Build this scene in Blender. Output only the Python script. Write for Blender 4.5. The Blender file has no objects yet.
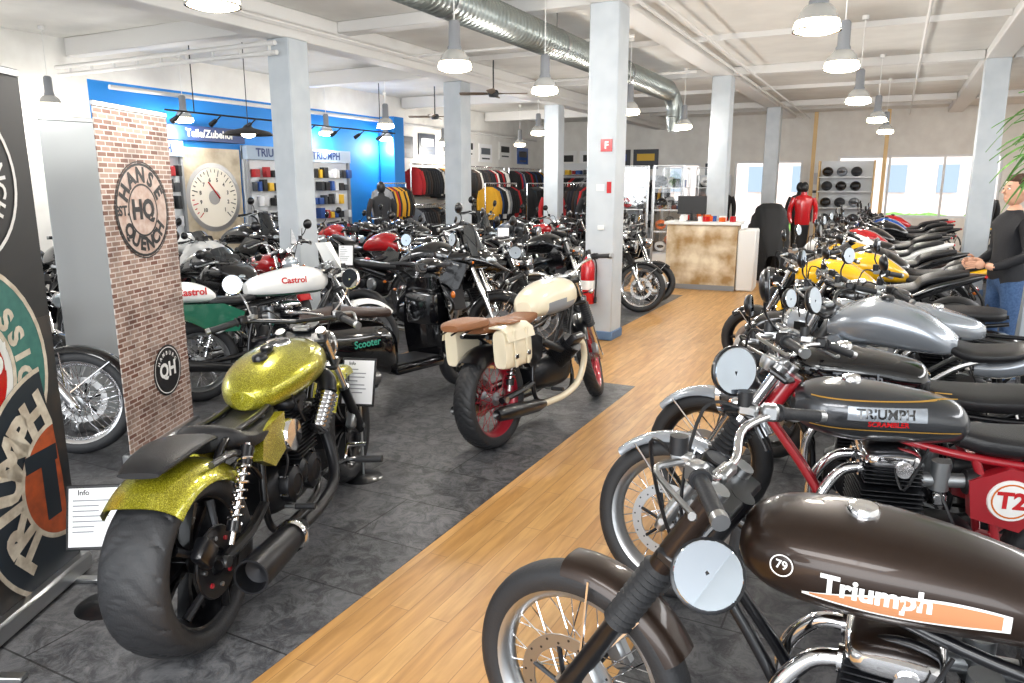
import bpy, bmesh, math, random
from mathutils import Vector, Matrix, Euler
random.seed(7)
PI=math.pi
rad=math.radians
sc=bpy.context.scene
# ------------------------------------------------------------------ materials
def lin(c):
    return tuple(((x/12.92) if x<=.04045 else ((x+.055)/1.055)**2.4) for x in c)
def hx(h):
    h=h.lstrip('#'); return lin(tuple(int(h[i:i+2],16)/255 for i in (0,2,4)))
MATS={}
def mat(name,col='#888888',rough=.5,metal=0,coat=0,emit=0,bump=None,noise=None):
    if name in MATS: return MATS[name]
    m=bpy.data.materials.new(name); m.use_nodes=True
    nt=m.node_tree; b=nt.nodes['Principled BSDF']
    c=hx(col)+(1,)
    b.inputs['Base Color'].default_value=c
    b.inputs['Roughness'].default_value=rough
    b.inputs['Metallic'].default_value=metal
    b.inputs['Coat Weight'].default_value=coat
    b.inputs['Coat Roughness'].default_value=.04
    if emit:
        b.inputs['Emission Color'].default_value=c
        b.inputs['Emission Strength'].default_value=emit
    if noise or bump:
        tc=nt.nodes.new('ShaderNodeTexCoord')
        if noise:
            s,c2,det=noise
            n=nt.nodes.new('ShaderNodeTexNoise'); n.inputs['Scale'].default_value=s; n.inputs['Detail'].default_value=det
            nt.links.new(tc.outputs['Object'],n.inputs['Vector'])
            r=nt.nodes.new('ShaderNodeValToRGB'); r.color_ramp.elements[0].position=.35; r.color_ramp.elements[1].position=.65
            r.color_ramp.elements[0].color=c; r.color_ramp.elements[1].color=hx(c2)+(1,)
            nt.links.new(n.outputs['Fac'],r.inputs['Fac']); nt.links.new(r.outputs['Color'],b.inputs['Base Color'])
        if bump:
            s,st=bump
            n2=nt.nodes.new('ShaderNodeTexNoise'); n2.inputs['Scale'].default_value=s; n2.inputs['Detail'].default_value=4
            nt.links.new(tc.outputs['Object'],n2.inputs['Vector'])
            bp=nt.nodes.new('ShaderNodeBump'); bp.inputs['Strength'].default_value=st; bp.inputs['Distance'].default_value=.01
            nt.links.new(n2.outputs['Fac'],bp.inputs['Height']); nt.links.new(bp.outputs['Normal'],b.inputs['Normal'])
    MATS[name]=m; return m
rubber=mat('rubber','#242528',.55,bump=(160,.15))
chrome=mat('chrome','#ececee',.08,1)
alu=mat('alu','#bcbec0',.3,1)
cast=mat('cast_alu','#a0a3a6',.4,.9)
steel=mat('steel','#a5a5a5',.35,1)
blkm=mat('black_metal','#141519',.3,.3,coat=.4)
blk=mat('black_plastic','#17171a',.45)
engb=mat('engine_black','#1f2024',.38,.5)
leath=mat('leather','#19191c',.42,bump=(220,.2))
tanl=mat('tan_leather','#8a5a38',.5,bump=(200,.2))
brl=mat('brown_leather','#3a2a24',.45,bump=(200,.2))
mirr=mat('mirror_glass','#c9d4e0',.02,1)
lens=mat('lens_glass','#b9c4cc',.06,.5,coat=1)
orange=mat('indicator_amber','#d06c10',.2,coat=1)
redl=mat('tail_red','#a80c10',.2,coat=1)
white=mat('white_paint','#f0f0ee',.3,coat=.6)
wht=mat('white_matt','#ececea',.6)
paper=mat('paper','#f3f4f6',.5)
redp=mat('red_paint','#c0141c',.25,coat=1)
redf=mat('red_frame','#9c1622',.3,coat=.8)
brown=mat('brown_metallic','#241811',.36,.5,coat=.45,noise=(1400,'#32231a',1))
greym=mat('grey_metallic','#45474b',.28,.7,coat=1)
goldl=mat('gold_line','#c79a45',.35,.4)
silver=mat('silver_paint','#aab1ba',.25,.6,coat=1)
yellow=mat('yellow_paint','#f7bf17',.25,coat=1)
blackp=mat('black_paint','#0c0c0f',.13,coat=1)
bluep=mat('blue_paint','#1c4fa0',.25,coat=1)
green=mat('green_paint','#0f5a44',.3,coat=.8)
dgreen=mat('dark_green','#1c3024',.3,coat=.8)
cream=mat('cream_paint','#eadfc4',.3,coat=.8)
orangep=mat('orange_paint','#e2641c',.3,coat=.8)
copper=mat('copper_decal','#cf9066',.35,.2)
darkg=mat('dark_grey','#34363a',.5)
gmid=mat('grey_mid','#8a8d92',.5)
skin=mat('skin','#d8a68a',.5)
hair=mat('hair','#4b3423',.7,bump=(80,.5))
jean=mat('denim','#34507a',.8,noise=(60,'#46638c',4))
sweat=mat('sweater','#1c1d22',.8,bump=(120,.3))
def flake():
    m=bpy.data.materials.new('gold_flake'); m.use_nodes=True; nt=m.node_tree; b=nt.nodes['Principled BSDF']
    tc=nt.nodes.new('ShaderNodeTexCoord'); v=nt.nodes.new('ShaderNodeTexVoronoi'); v.inputs['Scale'].default_value=520
    nt.links.new(tc.outputs['Object'],v.inputs['Vector'])
    r=nt.nodes.new('ShaderNodeValToRGB'); sp=nt.nodes.new('ShaderNodeSeparateColor'); nt.links.new(v.outputs['Color'],sp.inputs[0]); nt.links.new(sp.outputs[0],r.inputs['Fac'])
    e=r.color_ramp.elements; e[0].position=0; e[0].color=hx('#6a680a')+(1,); e[1].position=1; e[1].color=hx('#f2ea5e')+(1,); n=e.new(.7); n.color=hx('#b0aa1c')+(1,)
    nt.links.new(r.outputs['Color'],b.inputs['Base Color']); b.inputs['Metallic'].default_value=.65; b.inputs['Roughness'].default_value=.3
    b.inputs['Coat Weight'].default_value=1; b.inputs['Coat Roughness'].default_value=.02; return m
gold=flake()

# ------------------------------------------------------------------ mesh builder
def crom(P,k):
    if k<=1 or len(P)<3: 
        if len(P)<3 and k>1: return [tuple(a+(b-a)*i/k for a,b in zip(P[0],P[1])) for i in range(k+1)]
        return [tuple(p) for p in P]
    out=[]; n=len(P)
    for i in range(n-1):
        p0=P[max(i-1,0)];p1=P[i];p2=P[i+1];p3=P[min(i+2,n-1)]
        for j in range(k):
            t=j/k
            out.append(tuple(.5*((2*b)+(-a+c)*t+(2*a-5*b+4*c-d)*t*t+(-a+3*b-3*c+d)*t*t*t) for a,b,c,d in zip(p0,p1,p2,p3)))
    out.append(tuple(P[-1])); return out
def basis(d):
    d=Vector(d).normalized()
    a=Vector((0,0,1)) if abs(d.z)<.9 else Vector((1,0,0))
    u=d.cross(a).normalized(); v=d.cross(u).normalized()
    return d,u,v
TXT={}
def text_mesh(s,bold=.02):
    key=(s,bold)
    if key in TXT: return TXT[key]
    cu=bpy.data.curves.new('t','FONT'); cu.body=s; cu.size=1; cu.offset=bold; cu.align_x='CENTER'; cu.align_y='CENTER'; cu.resolution_u=3
    ob=bpy.data.objects.new('t',cu); sc.collection.objects.link(ob)
    dg=bpy.context.evaluated_depsgraph_get(); dg.update()
    me=bpy.data.meshes.new_from_object(ob.evaluated_get(dg))
    r=([tuple(v.co) for v in me.vertices],[tuple(p.vertices) for p in me.polygons])
    bpy.data.objects.remove(ob); bpy.data.curves.remove(cu); bpy.data.meshes.remove(me)
    TXT[key]=r; return r
class MB:
    def __init__(s): s.v=[];s.f=[];s.m=[];s.mats=[];s.M=None
    def mi(s,m):
        if m not in s.mats: s.mats.append(m)
        return s.mats.index(m)
    def add(s,vs,fs,m):
        b=len(s.v)
        if s.M is not None: vs=[tuple(s.M@Vector(v)) for v in vs]
        s.v+=[tuple(v) for v in vs]
        s.f+=[tuple(i+b for i in f) for f in fs]
        if callable(m):
            for f in fs:
                c=[sum(vs[i][k] for i in f)/len(f) for k in range(3)]
                s.m.append(s.mi(m(*c)))
        else:
            s.m+=[s.mi(m)]*len(fs)
    def loft(s,rings,m,closed=True,cap=True):
        n=len(rings[0]); vs=[p for r in rings for p in r]; fs=[]
        for i in range(len(rings)-1):
            for j in range(n if closed else n-1):
                a=i*n+j;b=i*n+(j+1)%n
                fs.append((a,b,b+n,a+n))
        if cap and closed:
            fs.append(tuple(range(n-1,-1,-1))); fs.append(tuple((len(rings)-1)*n+j for j in range(n)))
        s.add(vs,fs,m)
    def box(s,c,size,m,rot=None,bev=0,seg=1):
        bm=bmesh.new(); bmesh.ops.create_cube(bm,size=1)
        bmesh.ops.scale(bm,vec=size,verts=bm.verts)
        if bev: bmesh.ops.bevel(bm,geom=bm.edges[:],offset=bev,segments=seg,affect='EDGES',profile=.5)
        R=Matrix.Identity(3)
        if rot: R=Euler([rad(a) for a in rot]).to_matrix()
        bm.verts.index_update()
        vs=[tuple(R@v.co+Vector(c)) for v in bm.verts]; fs=[tuple(v.index for v in f.verts) for f in bm.faces]
        bm.free(); s.add(vs,fs,m)
    def cyl(s,p0,p1,r0,m,r1=None,n=14):
        if r1 is None: r1=r0
        d,u,v=basis(Vector(p1)-Vector(p0))
        rings=[]
        for p,r in((Vector(p0),r0),(Vector(p1),r1)):
            rings.append([tuple(p+u*r*math.cos(2*PI*i/n)+v*r*math.sin(2*PI*i/n)) for i in range(n)])
        s.loft(rings,m)
    def tube(s,pts,r,m,n=8,k=5):
        P=crom([tuple(p)+((r[i] if isinstance(r,(list,tuple)) else r),) for i,p in enumerate(pts)],k)
        V=[Vector(p[:3]) for p in P]; rings=[]
        d,u,v=basis(V[1]-V[0])
        for i,p in enumerate(V):
            t=(V[min(i+1,len(V)-1)]-V[max(i-1,0)])
            if t.length<1e-9: t=d
            t=t.normalized()
            u=(u-t*u.dot(t)).normalized(); w=t.cross(u)
            rr=P[i][3]
            rings.append([tuple(p+u*rr*math.cos(2*PI*j/n)+w*rr*math.sin(2*PI*j/n)) for j in range(n)])
        s.loft(rings,m)
    def lathe(s,prof,o,ax,m,n=24,closed=False,fn=None):
        d,u,v=basis(ax); o=Vector(o); vs=[];fs=[];k=len(prof)
        for i in range(n):
            a=2*PI*i/n; e=u*math.cos(a)+v*math.sin(a)
            for j,(r,h) in enumerate(prof):
                if fn: r=fn(a,j,r,h)
                vs.append(tuple(o+e*r+d*h))
        for i in range(n):
            for j in range(k if closed else k-1):
                a=i*k+j;b=i*k+(j+1)%k;c=((i+1)%n)*k+(j+1)%k;dd=((i+1)%n)*k+j
                fs.append((a,b,c,dd))
        s.add(vs,fs,m)
    def ell(s,c,r,m,n=16,k=10,rot=None):
        R=Euler([rad(a) for a in rot]).to_matrix() if rot else Matrix.Identity(3)
        rings=[]
        for i in range(k+1):
            a=-PI/2+PI*i/k; a=max(min(a,PI/2-.02),-PI/2+.02)
            rings.append([tuple(Vector(c)+R@Vector((r[0]*math.cos(a)*math.cos(2*PI*j/n),r[1]*math.cos(a)*math.sin(2*PI*j/n),r[2]*math.sin(a)))) for j in range(n)])
        s.loft(rings,m)
    def sloft(s,secs,m,n=24,k=5,cy=0):
        S=crom(secs,k); rings=[]
        for x,zc,hw,ht,hb,e in S:
            R=[]
            for j in range(n):
                a=2*PI*j/n; c=math.cos(a); q=math.sin(a)
                R.append((x,cy+hw*math.copysign(abs(c)**(2/e),c),zc+(ht if q>0 else hb)*math.copysign(abs(q)**(2/e),q)))
            rings.append(R)
        s.loft(rings,m); return S
    def fender(s,c,R,w,a0,a1,m,flat=.35,n=24,k=12):
        for off in(0,.004):
            vs=[];fs=[]
            for i in range(n+1):
                a=rad(a0+(a1-a0)*i/n)
                for j in range(k+1):
                    q=-1+2*j/k
                    r=R-off-w*flat*abs(q)**2.6*1.6
                    vs.append((c[0]+r*math.cos(a),c[1]+(w-off)*math.sin(q*PI/2*.92),c[2]+r*math.sin(a)))
            for i in range(n):
                for j in range(k):
                    a=i*(k+1)+j; fs.append((a,a+1,a+k+2,a+k+1))
            s.add(vs,fs,m)
    def disc2(s,cx,cz,r0,r1,y,m,n=40,a0=0,a1=360):
        vs=[];fs=[]
        for i in range(n+1):
            a=rad(a0+(a1-a0)*i/n)
            vs+= [(cx+r0*math.cos(a),y,cz+r0*math.sin(a)),(cx+r1*math.cos(a),y,cz+r1*math.sin(a))]
        for i in range(n): fs.append((2*i,2*i+1,2*i+3,2*i+2))
        s.add(vs,fs,m)
    def text(s,t,fn,m,bold=.02):
        v,f=text_mesh(t,bold); s.add([fn(p[0],p[1]) for p in v],f,m)
    def obj(s,name,loc=(0,0,0),rot=(0,0,0),parent=None,sharp=38):
        me=bpy.data.meshes.new(name)
        me.from_pydata(s.v,[],s.f)
        for m in s.mats: me.materials.append(m)
        me.polygons.foreach_set('material_index',s.m)
        me.polygons.foreach_set('use_smooth',[True]*len(s.f))
        me.update()
        bm=bmesh.new(); bm.from_mesh(me); bmesh.ops.recalc_face_normals(bm,faces=bm.faces[:]); bm.to_mesh(me); bm.free()
        me.set_sharp_from_angle(angle=rad(sharp))
        ob=bpy.data.objects.new(name,me); ob.location=loc; ob.rotation_euler=rot
        sc.collection.objects.link(ob)
        if parent: ob.parent=parent
        return ob
# ------------------------------------------------------------------ survey frame -> room-aligned world frame
TH=rad(26.9); PITCH=11.9; CAMH=1.7
def W(X,Y):
    return (X*math.cos(TH)-Y*math.sin(TH), X*math.sin(TH)+Y*math.cos(TH))
def ang(az): return rad(90-az)+TH
cam=bpy.data.cameras.new('camera'); co=bpy.data.objects.new('camera',cam); sc.collection.objects.link(co)
cam.sensor_width=36; cam.lens=740/1024*36; cam.clip_start=.05; cam.clip_end=200
co.location=(0,0,CAMH); co.rotation_euler=(rad(90-PITCH),0,TH); sc.camera=co
sc.view_settings.view_transform='Standard'
sc.view_settings.exposure=.25
# ------------------------------------------------------------------ motorcycle parts
def wheel(mb,cx,cz,R,w,sec,rim,style='spoke',spk=None,seg=48,tread=0,disc=1,nsp=36):
    o=(cx,0,cz); A=(0,1,0); m=40 if tread else 14; prof=[]
    for i in range(m):
        a=2*PI*i/m; c=math.cos(a); q=math.sin(a)
        prof.append((R-sec/2+sec/2*math.copysign(abs(c)**.75,c), w/2*math.copysign(abs(q)**.95,q)))
    fn=None
    if tread:
        def fn(a,j,r,h):
            q=h/(w/2)
            if r>R-sec*.62:
                t=(a*tread/(2*PI)+abs(q)*1.3+(.5 if q>0 else 0))%1
                if .1<abs(q)<.95 and t<.17: return r-.006
            return r
        seg=max(seg,300)
    mb.lathe(prof,o,A,rubber,seg,closed=True,fn=fn)
    Rr=R-sec*.93; rw=w*.36
    mb.lathe([(Rr+.012,-rw-.006),(Rr+.016,-rw),(Rr-.004,-rw+.006),(Rr-.012,-rw*.4),(Rr-.016,0),(Rr-.012,rw*.4),(Rr-.004,rw-.006),(Rr+.016,rw),(Rr+.012,rw+.006),(Rr-.002,rw),(Rr-.02,rw*.4),(Rr-.024,0),(Rr-.02,-rw*.4),(Rr-.002,-rw)],o,A,rim,seg if seg<100 else 64,closed=True)
    hw=.055
    mb.lathe([(0,-hw-.02),(.018,-hw-.02),(.022,-hw),(.045,-hw+.005),(.045,-hw+.014),(.028,-hw+.02),(.028,hw-.02),(.045,hw-.014),(.045,hw-.005),(.022,hw),(.018,hw+.02),(0,hw+.02)],o,A,cast if style=='spoke' else blkm,20)
    if style=='spoke':
        for i in range(nsp):
            a=2*PI*i/nsp; sgn=1 if i%2 else -1; off=(.32 if (i//2)%2 else -.32)
            p0=(cx+.042*math.cos(a+off*3.2),sgn*(hw-.01),cz+.042*math.sin(a+off*3.2)); p1=(cx+(Rr-.018)*math.cos(a),sgn*.006,cz+(Rr-.018)*math.sin(a))
            mb.cyl(p0,p1,.0021,spk or chrome,n=4)
    else:
        ns=5 if style=='cast5' else 10
        for i in range(ns):
            a=2*PI*i/ns+(0.14*(1 if i%2 else -1) if ns==10 else 0)
            e=Vector((math.cos(a),0,math.sin(a))); t=Vector((-math.sin(a),0,math.cos(a))); rings=[]
            for r,ww,th in((.03,.026,.03),(.1,.018,.022),(Rr-.015,.022,.03)):
                c=Vector(o)+e*r
                rings.append([tuple(c+t*ww*.5*sx+Vector((0,th*sy,0))) for sx,sy in((-1,-1),(1,-1),(1,1),(-1,1))])
            mb.loft(rings,spk or blkm)
    for k in range(disc):
        y=.07*(1 if k==0 else -1); rd=.15 if cx>.5 else .125
        mb.lathe([(rd-.04,-.0025),(rd,-.0025),(rd,.0025),(rd-.04,.0025)],(cx,y,cz),A,steel,36,closed=True)
        for i in range(6):
            a=i*PI/3; mb.cyl((cx+.03*math.cos(a),y,cz+.03*math.sin(a)),(cx+(rd-.036)*math.cos(a+.25),y,cz+(rd-.036)*math.sin(a+.25)),.007,engb,n=6)
        mb.lathe([(.0,-.004),(.04,-.004),(.04,.004),(.0,.004)],(cx,y,cz),A,cast,14)
        if seg>=60:
            for i in range(24):
                a=i*PI/12; rr=rd-.012-.014*(i%2); mb.cyl((cx+rr*math.cos(a),y-.0035,cz+rr*math.sin(a)),(cx+rr*math.cos(a),y+.0035,cz+rr*math.sin(a)),.004,blk,n=6)
def helix(mb,p0,p1,r,wire,turns,m,n=6):
    d,u,v=basis(Vector(p1)-Vector(p0)); L=(Vector(p1)-Vector(p0)).length; pts=[]
    N=int(turns*10)
    for i in range(N+1):
        a=2*PI*turns*i/N
        pts.append(tuple(Vector(p0)+d*L*i/N+u*r*math.cos(a)+v*r*math.sin(a)))
    mb.tube(pts,wire,m,n=n,k=1)
def bellows(mb,p0,p1,r,m,nb=10):
    d=Vector(p1)-Vector(p0); L=d.length; prof=[(0,0)]
    for i in range(nb): prof+=[(r*.8,L*i/nb),(r*1.1,L*(i+.5)/nb)]
    prof+=[(r*.8,L),(0,L)]
    mb.lathe(prof,p0,d,m,18)
def fincyl(mb,p0,d,L,r,nf,m,fm=None,n=22):
    d=Vector(d).normalized(); prof=[(0,0)]
    for i in range(nf):
        h=L*i/nf; s=L/nf
        prof+=[(r*.8,h),(r*.8,h+s*.55),(r,h+s*.6),(r,h+s*.95)]
    prof+=[(r*.8,L),(0,L)]
    mb.lathe(prof,p0,d,fm or m,n)
def mirror(mb,base,head,r,fx=-1,m=blkm,out=0,nrm=None):
    b=Vector(base);h=Vector(head)
    mid=(b+h)/2+Vector((.03,0,-.01))
    mb.tube([b,mid,h],.005,m,n=6,k=4)
    nrm=Vector(nrm or (fx,-.25*(1 if head[1]>0 else -1)+out,.12)).normalized()
    prof=[(0,.0),(r*.9,0),(r,-.004),(r*.99,-.014),(r*.8,-.026),(r*.4,-.034),(0,-.036)]
    mb.lathe(prof,h,nrm,m,28)
    mb.lathe([(0,.002),(r*.9,.002),(r*.92,0)],h,nrm,mirr,28)
def engine_twin(mb,ex,z0,case=engb,cov=cast,headc=engb,finm=engb,cover_ch=chrome):
    B=mb.box
    mb.sloft([(ex-.27,z0+.36,.09,.07,.08,3.5),(ex-.2,z0+.36,.12,.1,.11,3.5),(ex,z0+.35,.135,.1,.12,3.5),(ex+.13,z0+.36,.125,.1,.11,3),(ex+.2,z0+.37,.09,.06,.07,2.6)],case,20,4)
    for sg in(1,-1):
        for (dx,dz,r,t) in((.07,.36,.088,.175),(-.13,.37,.082,.17),(-.02,.39,.06,.165)):
            mb.lathe([(r,0),(r,t-.03-.1),(r*.93,t-.012-.1),(r*.6,t-.1),(r*.55,t-.105),(r*.2,t-.1),(0,t-.1)],(ex+dx,sg*.1,z0+dz),(0,sg,0),cov,28)
            for i in range(6):
                a=i*PI/3+.3
                mb.cyl((ex+dx+r*.97*math.cos(a),sg*.12,z0+dz+r*.97*math.sin(a)),(ex+dx+r*.97*math.cos(a),sg*(t-.015),z0+dz+r*.97*math.sin(a)),.007,chrome,n=6)
    B((ex+.05,0,z0+.52),(.15,.25,.16),case,bev=.02)
    for i in range(9):
        B((ex+.05,0,z0+.46+i*.0175),(.215,.31,.006),finm,bev=.002)
    for i in range(5):
        B((ex+.05,0,z0+.63+i*.014),(.2,.3-.01*i,.005),finm,bev=.002)
    B((ex+.05,0,z0+.65),(.16,.24,.09),headc,bev=.02)
    mb.sloft([(ex-.05,z0+.71,.08,.02,.02,3),(ex-.03,z0+.71,.14,.035,.03,3.4),(ex+.05,z0+.71,.15,.045,.03,3.4),(ex+.13,z0+.71,.14,.035,.03,3.4),(ex+.15,z0+.71,.08,.02,.02,3)],cover_ch,20,3)
    for sg in(1,-1):
        mb.cyl((ex+.02,sg*.13,z0+.69),(ex+.02,sg*.158,z0+.69),.03,cover_ch,n=18)
        mb.cyl((ex-.04,sg*.07,z0+.63),(ex-.2,sg*.075,z0+.64),.027,cast)
        mb.cyl((ex-.12,sg*.075,z0+.6),(ex-.12,sg*.075,z0+.71),.034,cast)
        B((ex-.12,sg*.085,z0+.57),(.05,.05,.05),chrome,bev=.008)
        mb.lathe([(0,0),(.045,0),(.05,.02),(.05,.07),(.03,.08),(0,.08)],(ex-.2,sg*.08,z0+.64),(-1,0,0),blk,16)
        mb.tube([(ex-.12,sg*.1,z0+.6),(ex-.16,sg*.15,z0+.5),(ex-.2,sg*.14,z0+.42)],.006,blk,n=5)
        mb.tube([(ex+.05,sg*.12,z0+.7),(ex+.02,sg*.17,z0+.62),(ex-.05,sg*.15,z0+.78)],.005,blk,n=5)
def headers(mb,ex,z0,hm,mufm,y=.16,mx=-.1,mz=.34,mr=.045,style='pea',low=.2,sides=(1,-1)):
    for sg in sides:
        mb.tube([(ex+.14,sg*.07,z0+.66),(ex+.22,sg*.08,z0+.64),(ex+.29,sg*.1,z0+.52),(ex+.27,sg*.12,z0+.34),(ex+.17,sg*.14,z0+low+.02),(ex-.05,sg*y,z0+low),(ex-.2,sg*y,z0+low+.01)],.021,hm,n=12,k=6)
        mb.cyl((ex+.13,sg*.07,z0+.66),(ex+.16,sg*.07,z0+.66),.032,hm,n=14)
        p0=Vector((ex-.2,sg*y,z0+low+.01)); p1=Vector((mx,sg*(y+.015),mz)); d=p1-p0; L=d.length
        if style=='pea': prof=[(0,0),(.022,0),(.03,.04),(mr,L*.35),(mr*1.05,L*.7),(mr*.8,L*.95),(mr*.55,L),(mr*.45,L-.02),(0,L-.03)]
        elif style=='mega': prof=[(0,0),(.025,0),(mr*.6,.1),(mr*1.1,L*.9),(mr*1.15,L),(mr*1.0,L),(mr*.9,L-.05),(0,L-.06)]
        else: prof=[(0,0),(.022,0),(mr*.9,.05),(mr,.08),(mr,L*.92),(mr*.8,L),(mr*.6,L),(mr*.5,L-.03),(0,L-.03)]
        mb.lathe(prof,p0,d,mufm,22)
def engine_guzzi(mb,ex,z0,exm):
    mb.sloft([(ex-.3,z0+.38,.07,.07,.07,3),(ex-.2,z0+.38,.12,.11,.1,3),(ex,z0+.38,.13,.12,.13,3),(ex+.15,z0+.38,.13,.12,.12,3),(ex+.24,z0+.38,.09,.08,.08,3)],engb,20,4)
    mb.lathe([(.1,0),(.1,.05),(.07,.07),(0,.07)],(ex+.2,0,z0+.4),(1,0,0),engb,24)
    for sg in(1,-1):
        d=Vector((0,sg*.75,.66)).normalized(); p=Vector((ex+.06+.01*sg,sg*.06,z0+.44))
        fincyl(mb,p,d,.15,.085,9,engb)
        q=p+d*.15
        fincyl(mb,q,d,.07,.08,4,engb)
        e=q+d*.07
        mb.box(tuple(e+d*.02),(.15,.06,.12),engb,rot=(sg*-48,0,0),bev=.018,seg=2)
        mb.box(tuple(e+d*.05),(.1,.02,.07),alu,rot=(sg*-48,0,0),bev=.008)
        mb.cyl(tuple(q+Vector((-.07,0,.0))),(ex-.16,sg*.1,z0+.62),.028,blk)
        mb.tube([(ex+.13,sg*.2,z0+.58),(ex+.22,sg*.21,z0+.55),(ex+.26,sg*.2,z0+.42),(ex+.2,sg*.17,z0+.26),(ex,sg*.16,z0+.2),(ex-.3,sg*.17,z0+.21)],.024,exm,n=12,k=6)
        mb.lathe([(0,0),(.024,0),(.045,.1),(.05,.4),(.045,.55),(.03,.58),(0,.56)],(ex-.3,sg*.17,z0+.21),(-1,0,.12),blkm,22)
def engine_block(mb,ex,z0,frame):
    mb.sloft([(ex-.26,z0+.36,.1,.1,.08,3.5),(ex-.1,z0+.36,.14,.13,.12,3.5),(ex+.08,z0+.37,.15,.13,.13,3.2),(ex+.2,z0+.4,.12,.1,.1,3)],engb,20,3)
    mb.box((ex+.1,0,z0+.58),(.22,.3,.26),engb,rot=(0,14,0),bev=.03,seg=2)
    mb.box((ex+.15,0,z0+.72),(.2,.32,.07),darkg,rot=(0,14,0),bev=.02)
    for sg in(1,-1):
        mb.lathe([(.085,0),(.085,.05),(.06,.07),(0,.07)],(ex+.02,sg*.12,z0+.38),(0,sg,0),cast,26)
        mb.lathe([(.06,0),(.06,.05),(.04,.06),(0,.06)],(ex-.15,sg*.11,z0+.38),(0,sg,0),engb,22)
        mb.tube([(ex+.42,sg*.05,z0+.82),(ex+.3,sg*.15,z0+.76),(ex,sg*.17,z0+.66),(ex-.2,sg*.14,z0+.5),(ex-.24,sg*.1,z0+.36)],.026,frame,n=8)
        mb.tube([(ex+.32,sg*.14,z0+.72),(ex+.12,sg*.16,z0+.56),(ex-.2,sg*.14,z0+.44)],.016,frame,n=8)
        mb.tube([(ex-.1,sg*.14,z0+.62),(ex-.3,sg*.1,z0+.78),(ex-.6,sg*.06,z0+.86)],.014,frame,n=6)
        mb.tube([(ex+.22,sg*.06,z0+.6),(ex+.33,sg*.07,z0+.5),(ex+.3,sg*.07,z0+.28),(ex+.15,sg*.06,z0+.2),(ex-.1,sg*.02,z0+.2)],.02,steel,n=10)
    mb.box((ex+.36,0,z0+.55),(.03,.3,.26),darkg,rot=(0,-12,0),bev=.01)
    mb.tube([(ex-.1,-.02,z0+.2),(ex-.25,-.1,z0+.22),(ex-.35,-.15,z0+.3)],.024,steel,n=10)
    mb.lathe([(0,0),(.03,0),(.055,.05),(.06,.3),(.045,.42),(.03,.43),(0,.4)],(ex-.35,-.15,z0+.3),(-1,-.05,.35),steel,20)
def peg(mb,x,z,y=.14,m=rubber):
    for sg in(1,-1):
        mb.cyl((x,sg*y,z),(x,sg*(y+.05),z),.009,alu,n=8)
        mb.cyl((x,sg*(y+.05),z),(x,sg*(y+.14),z),.014,m,n=10)
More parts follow.
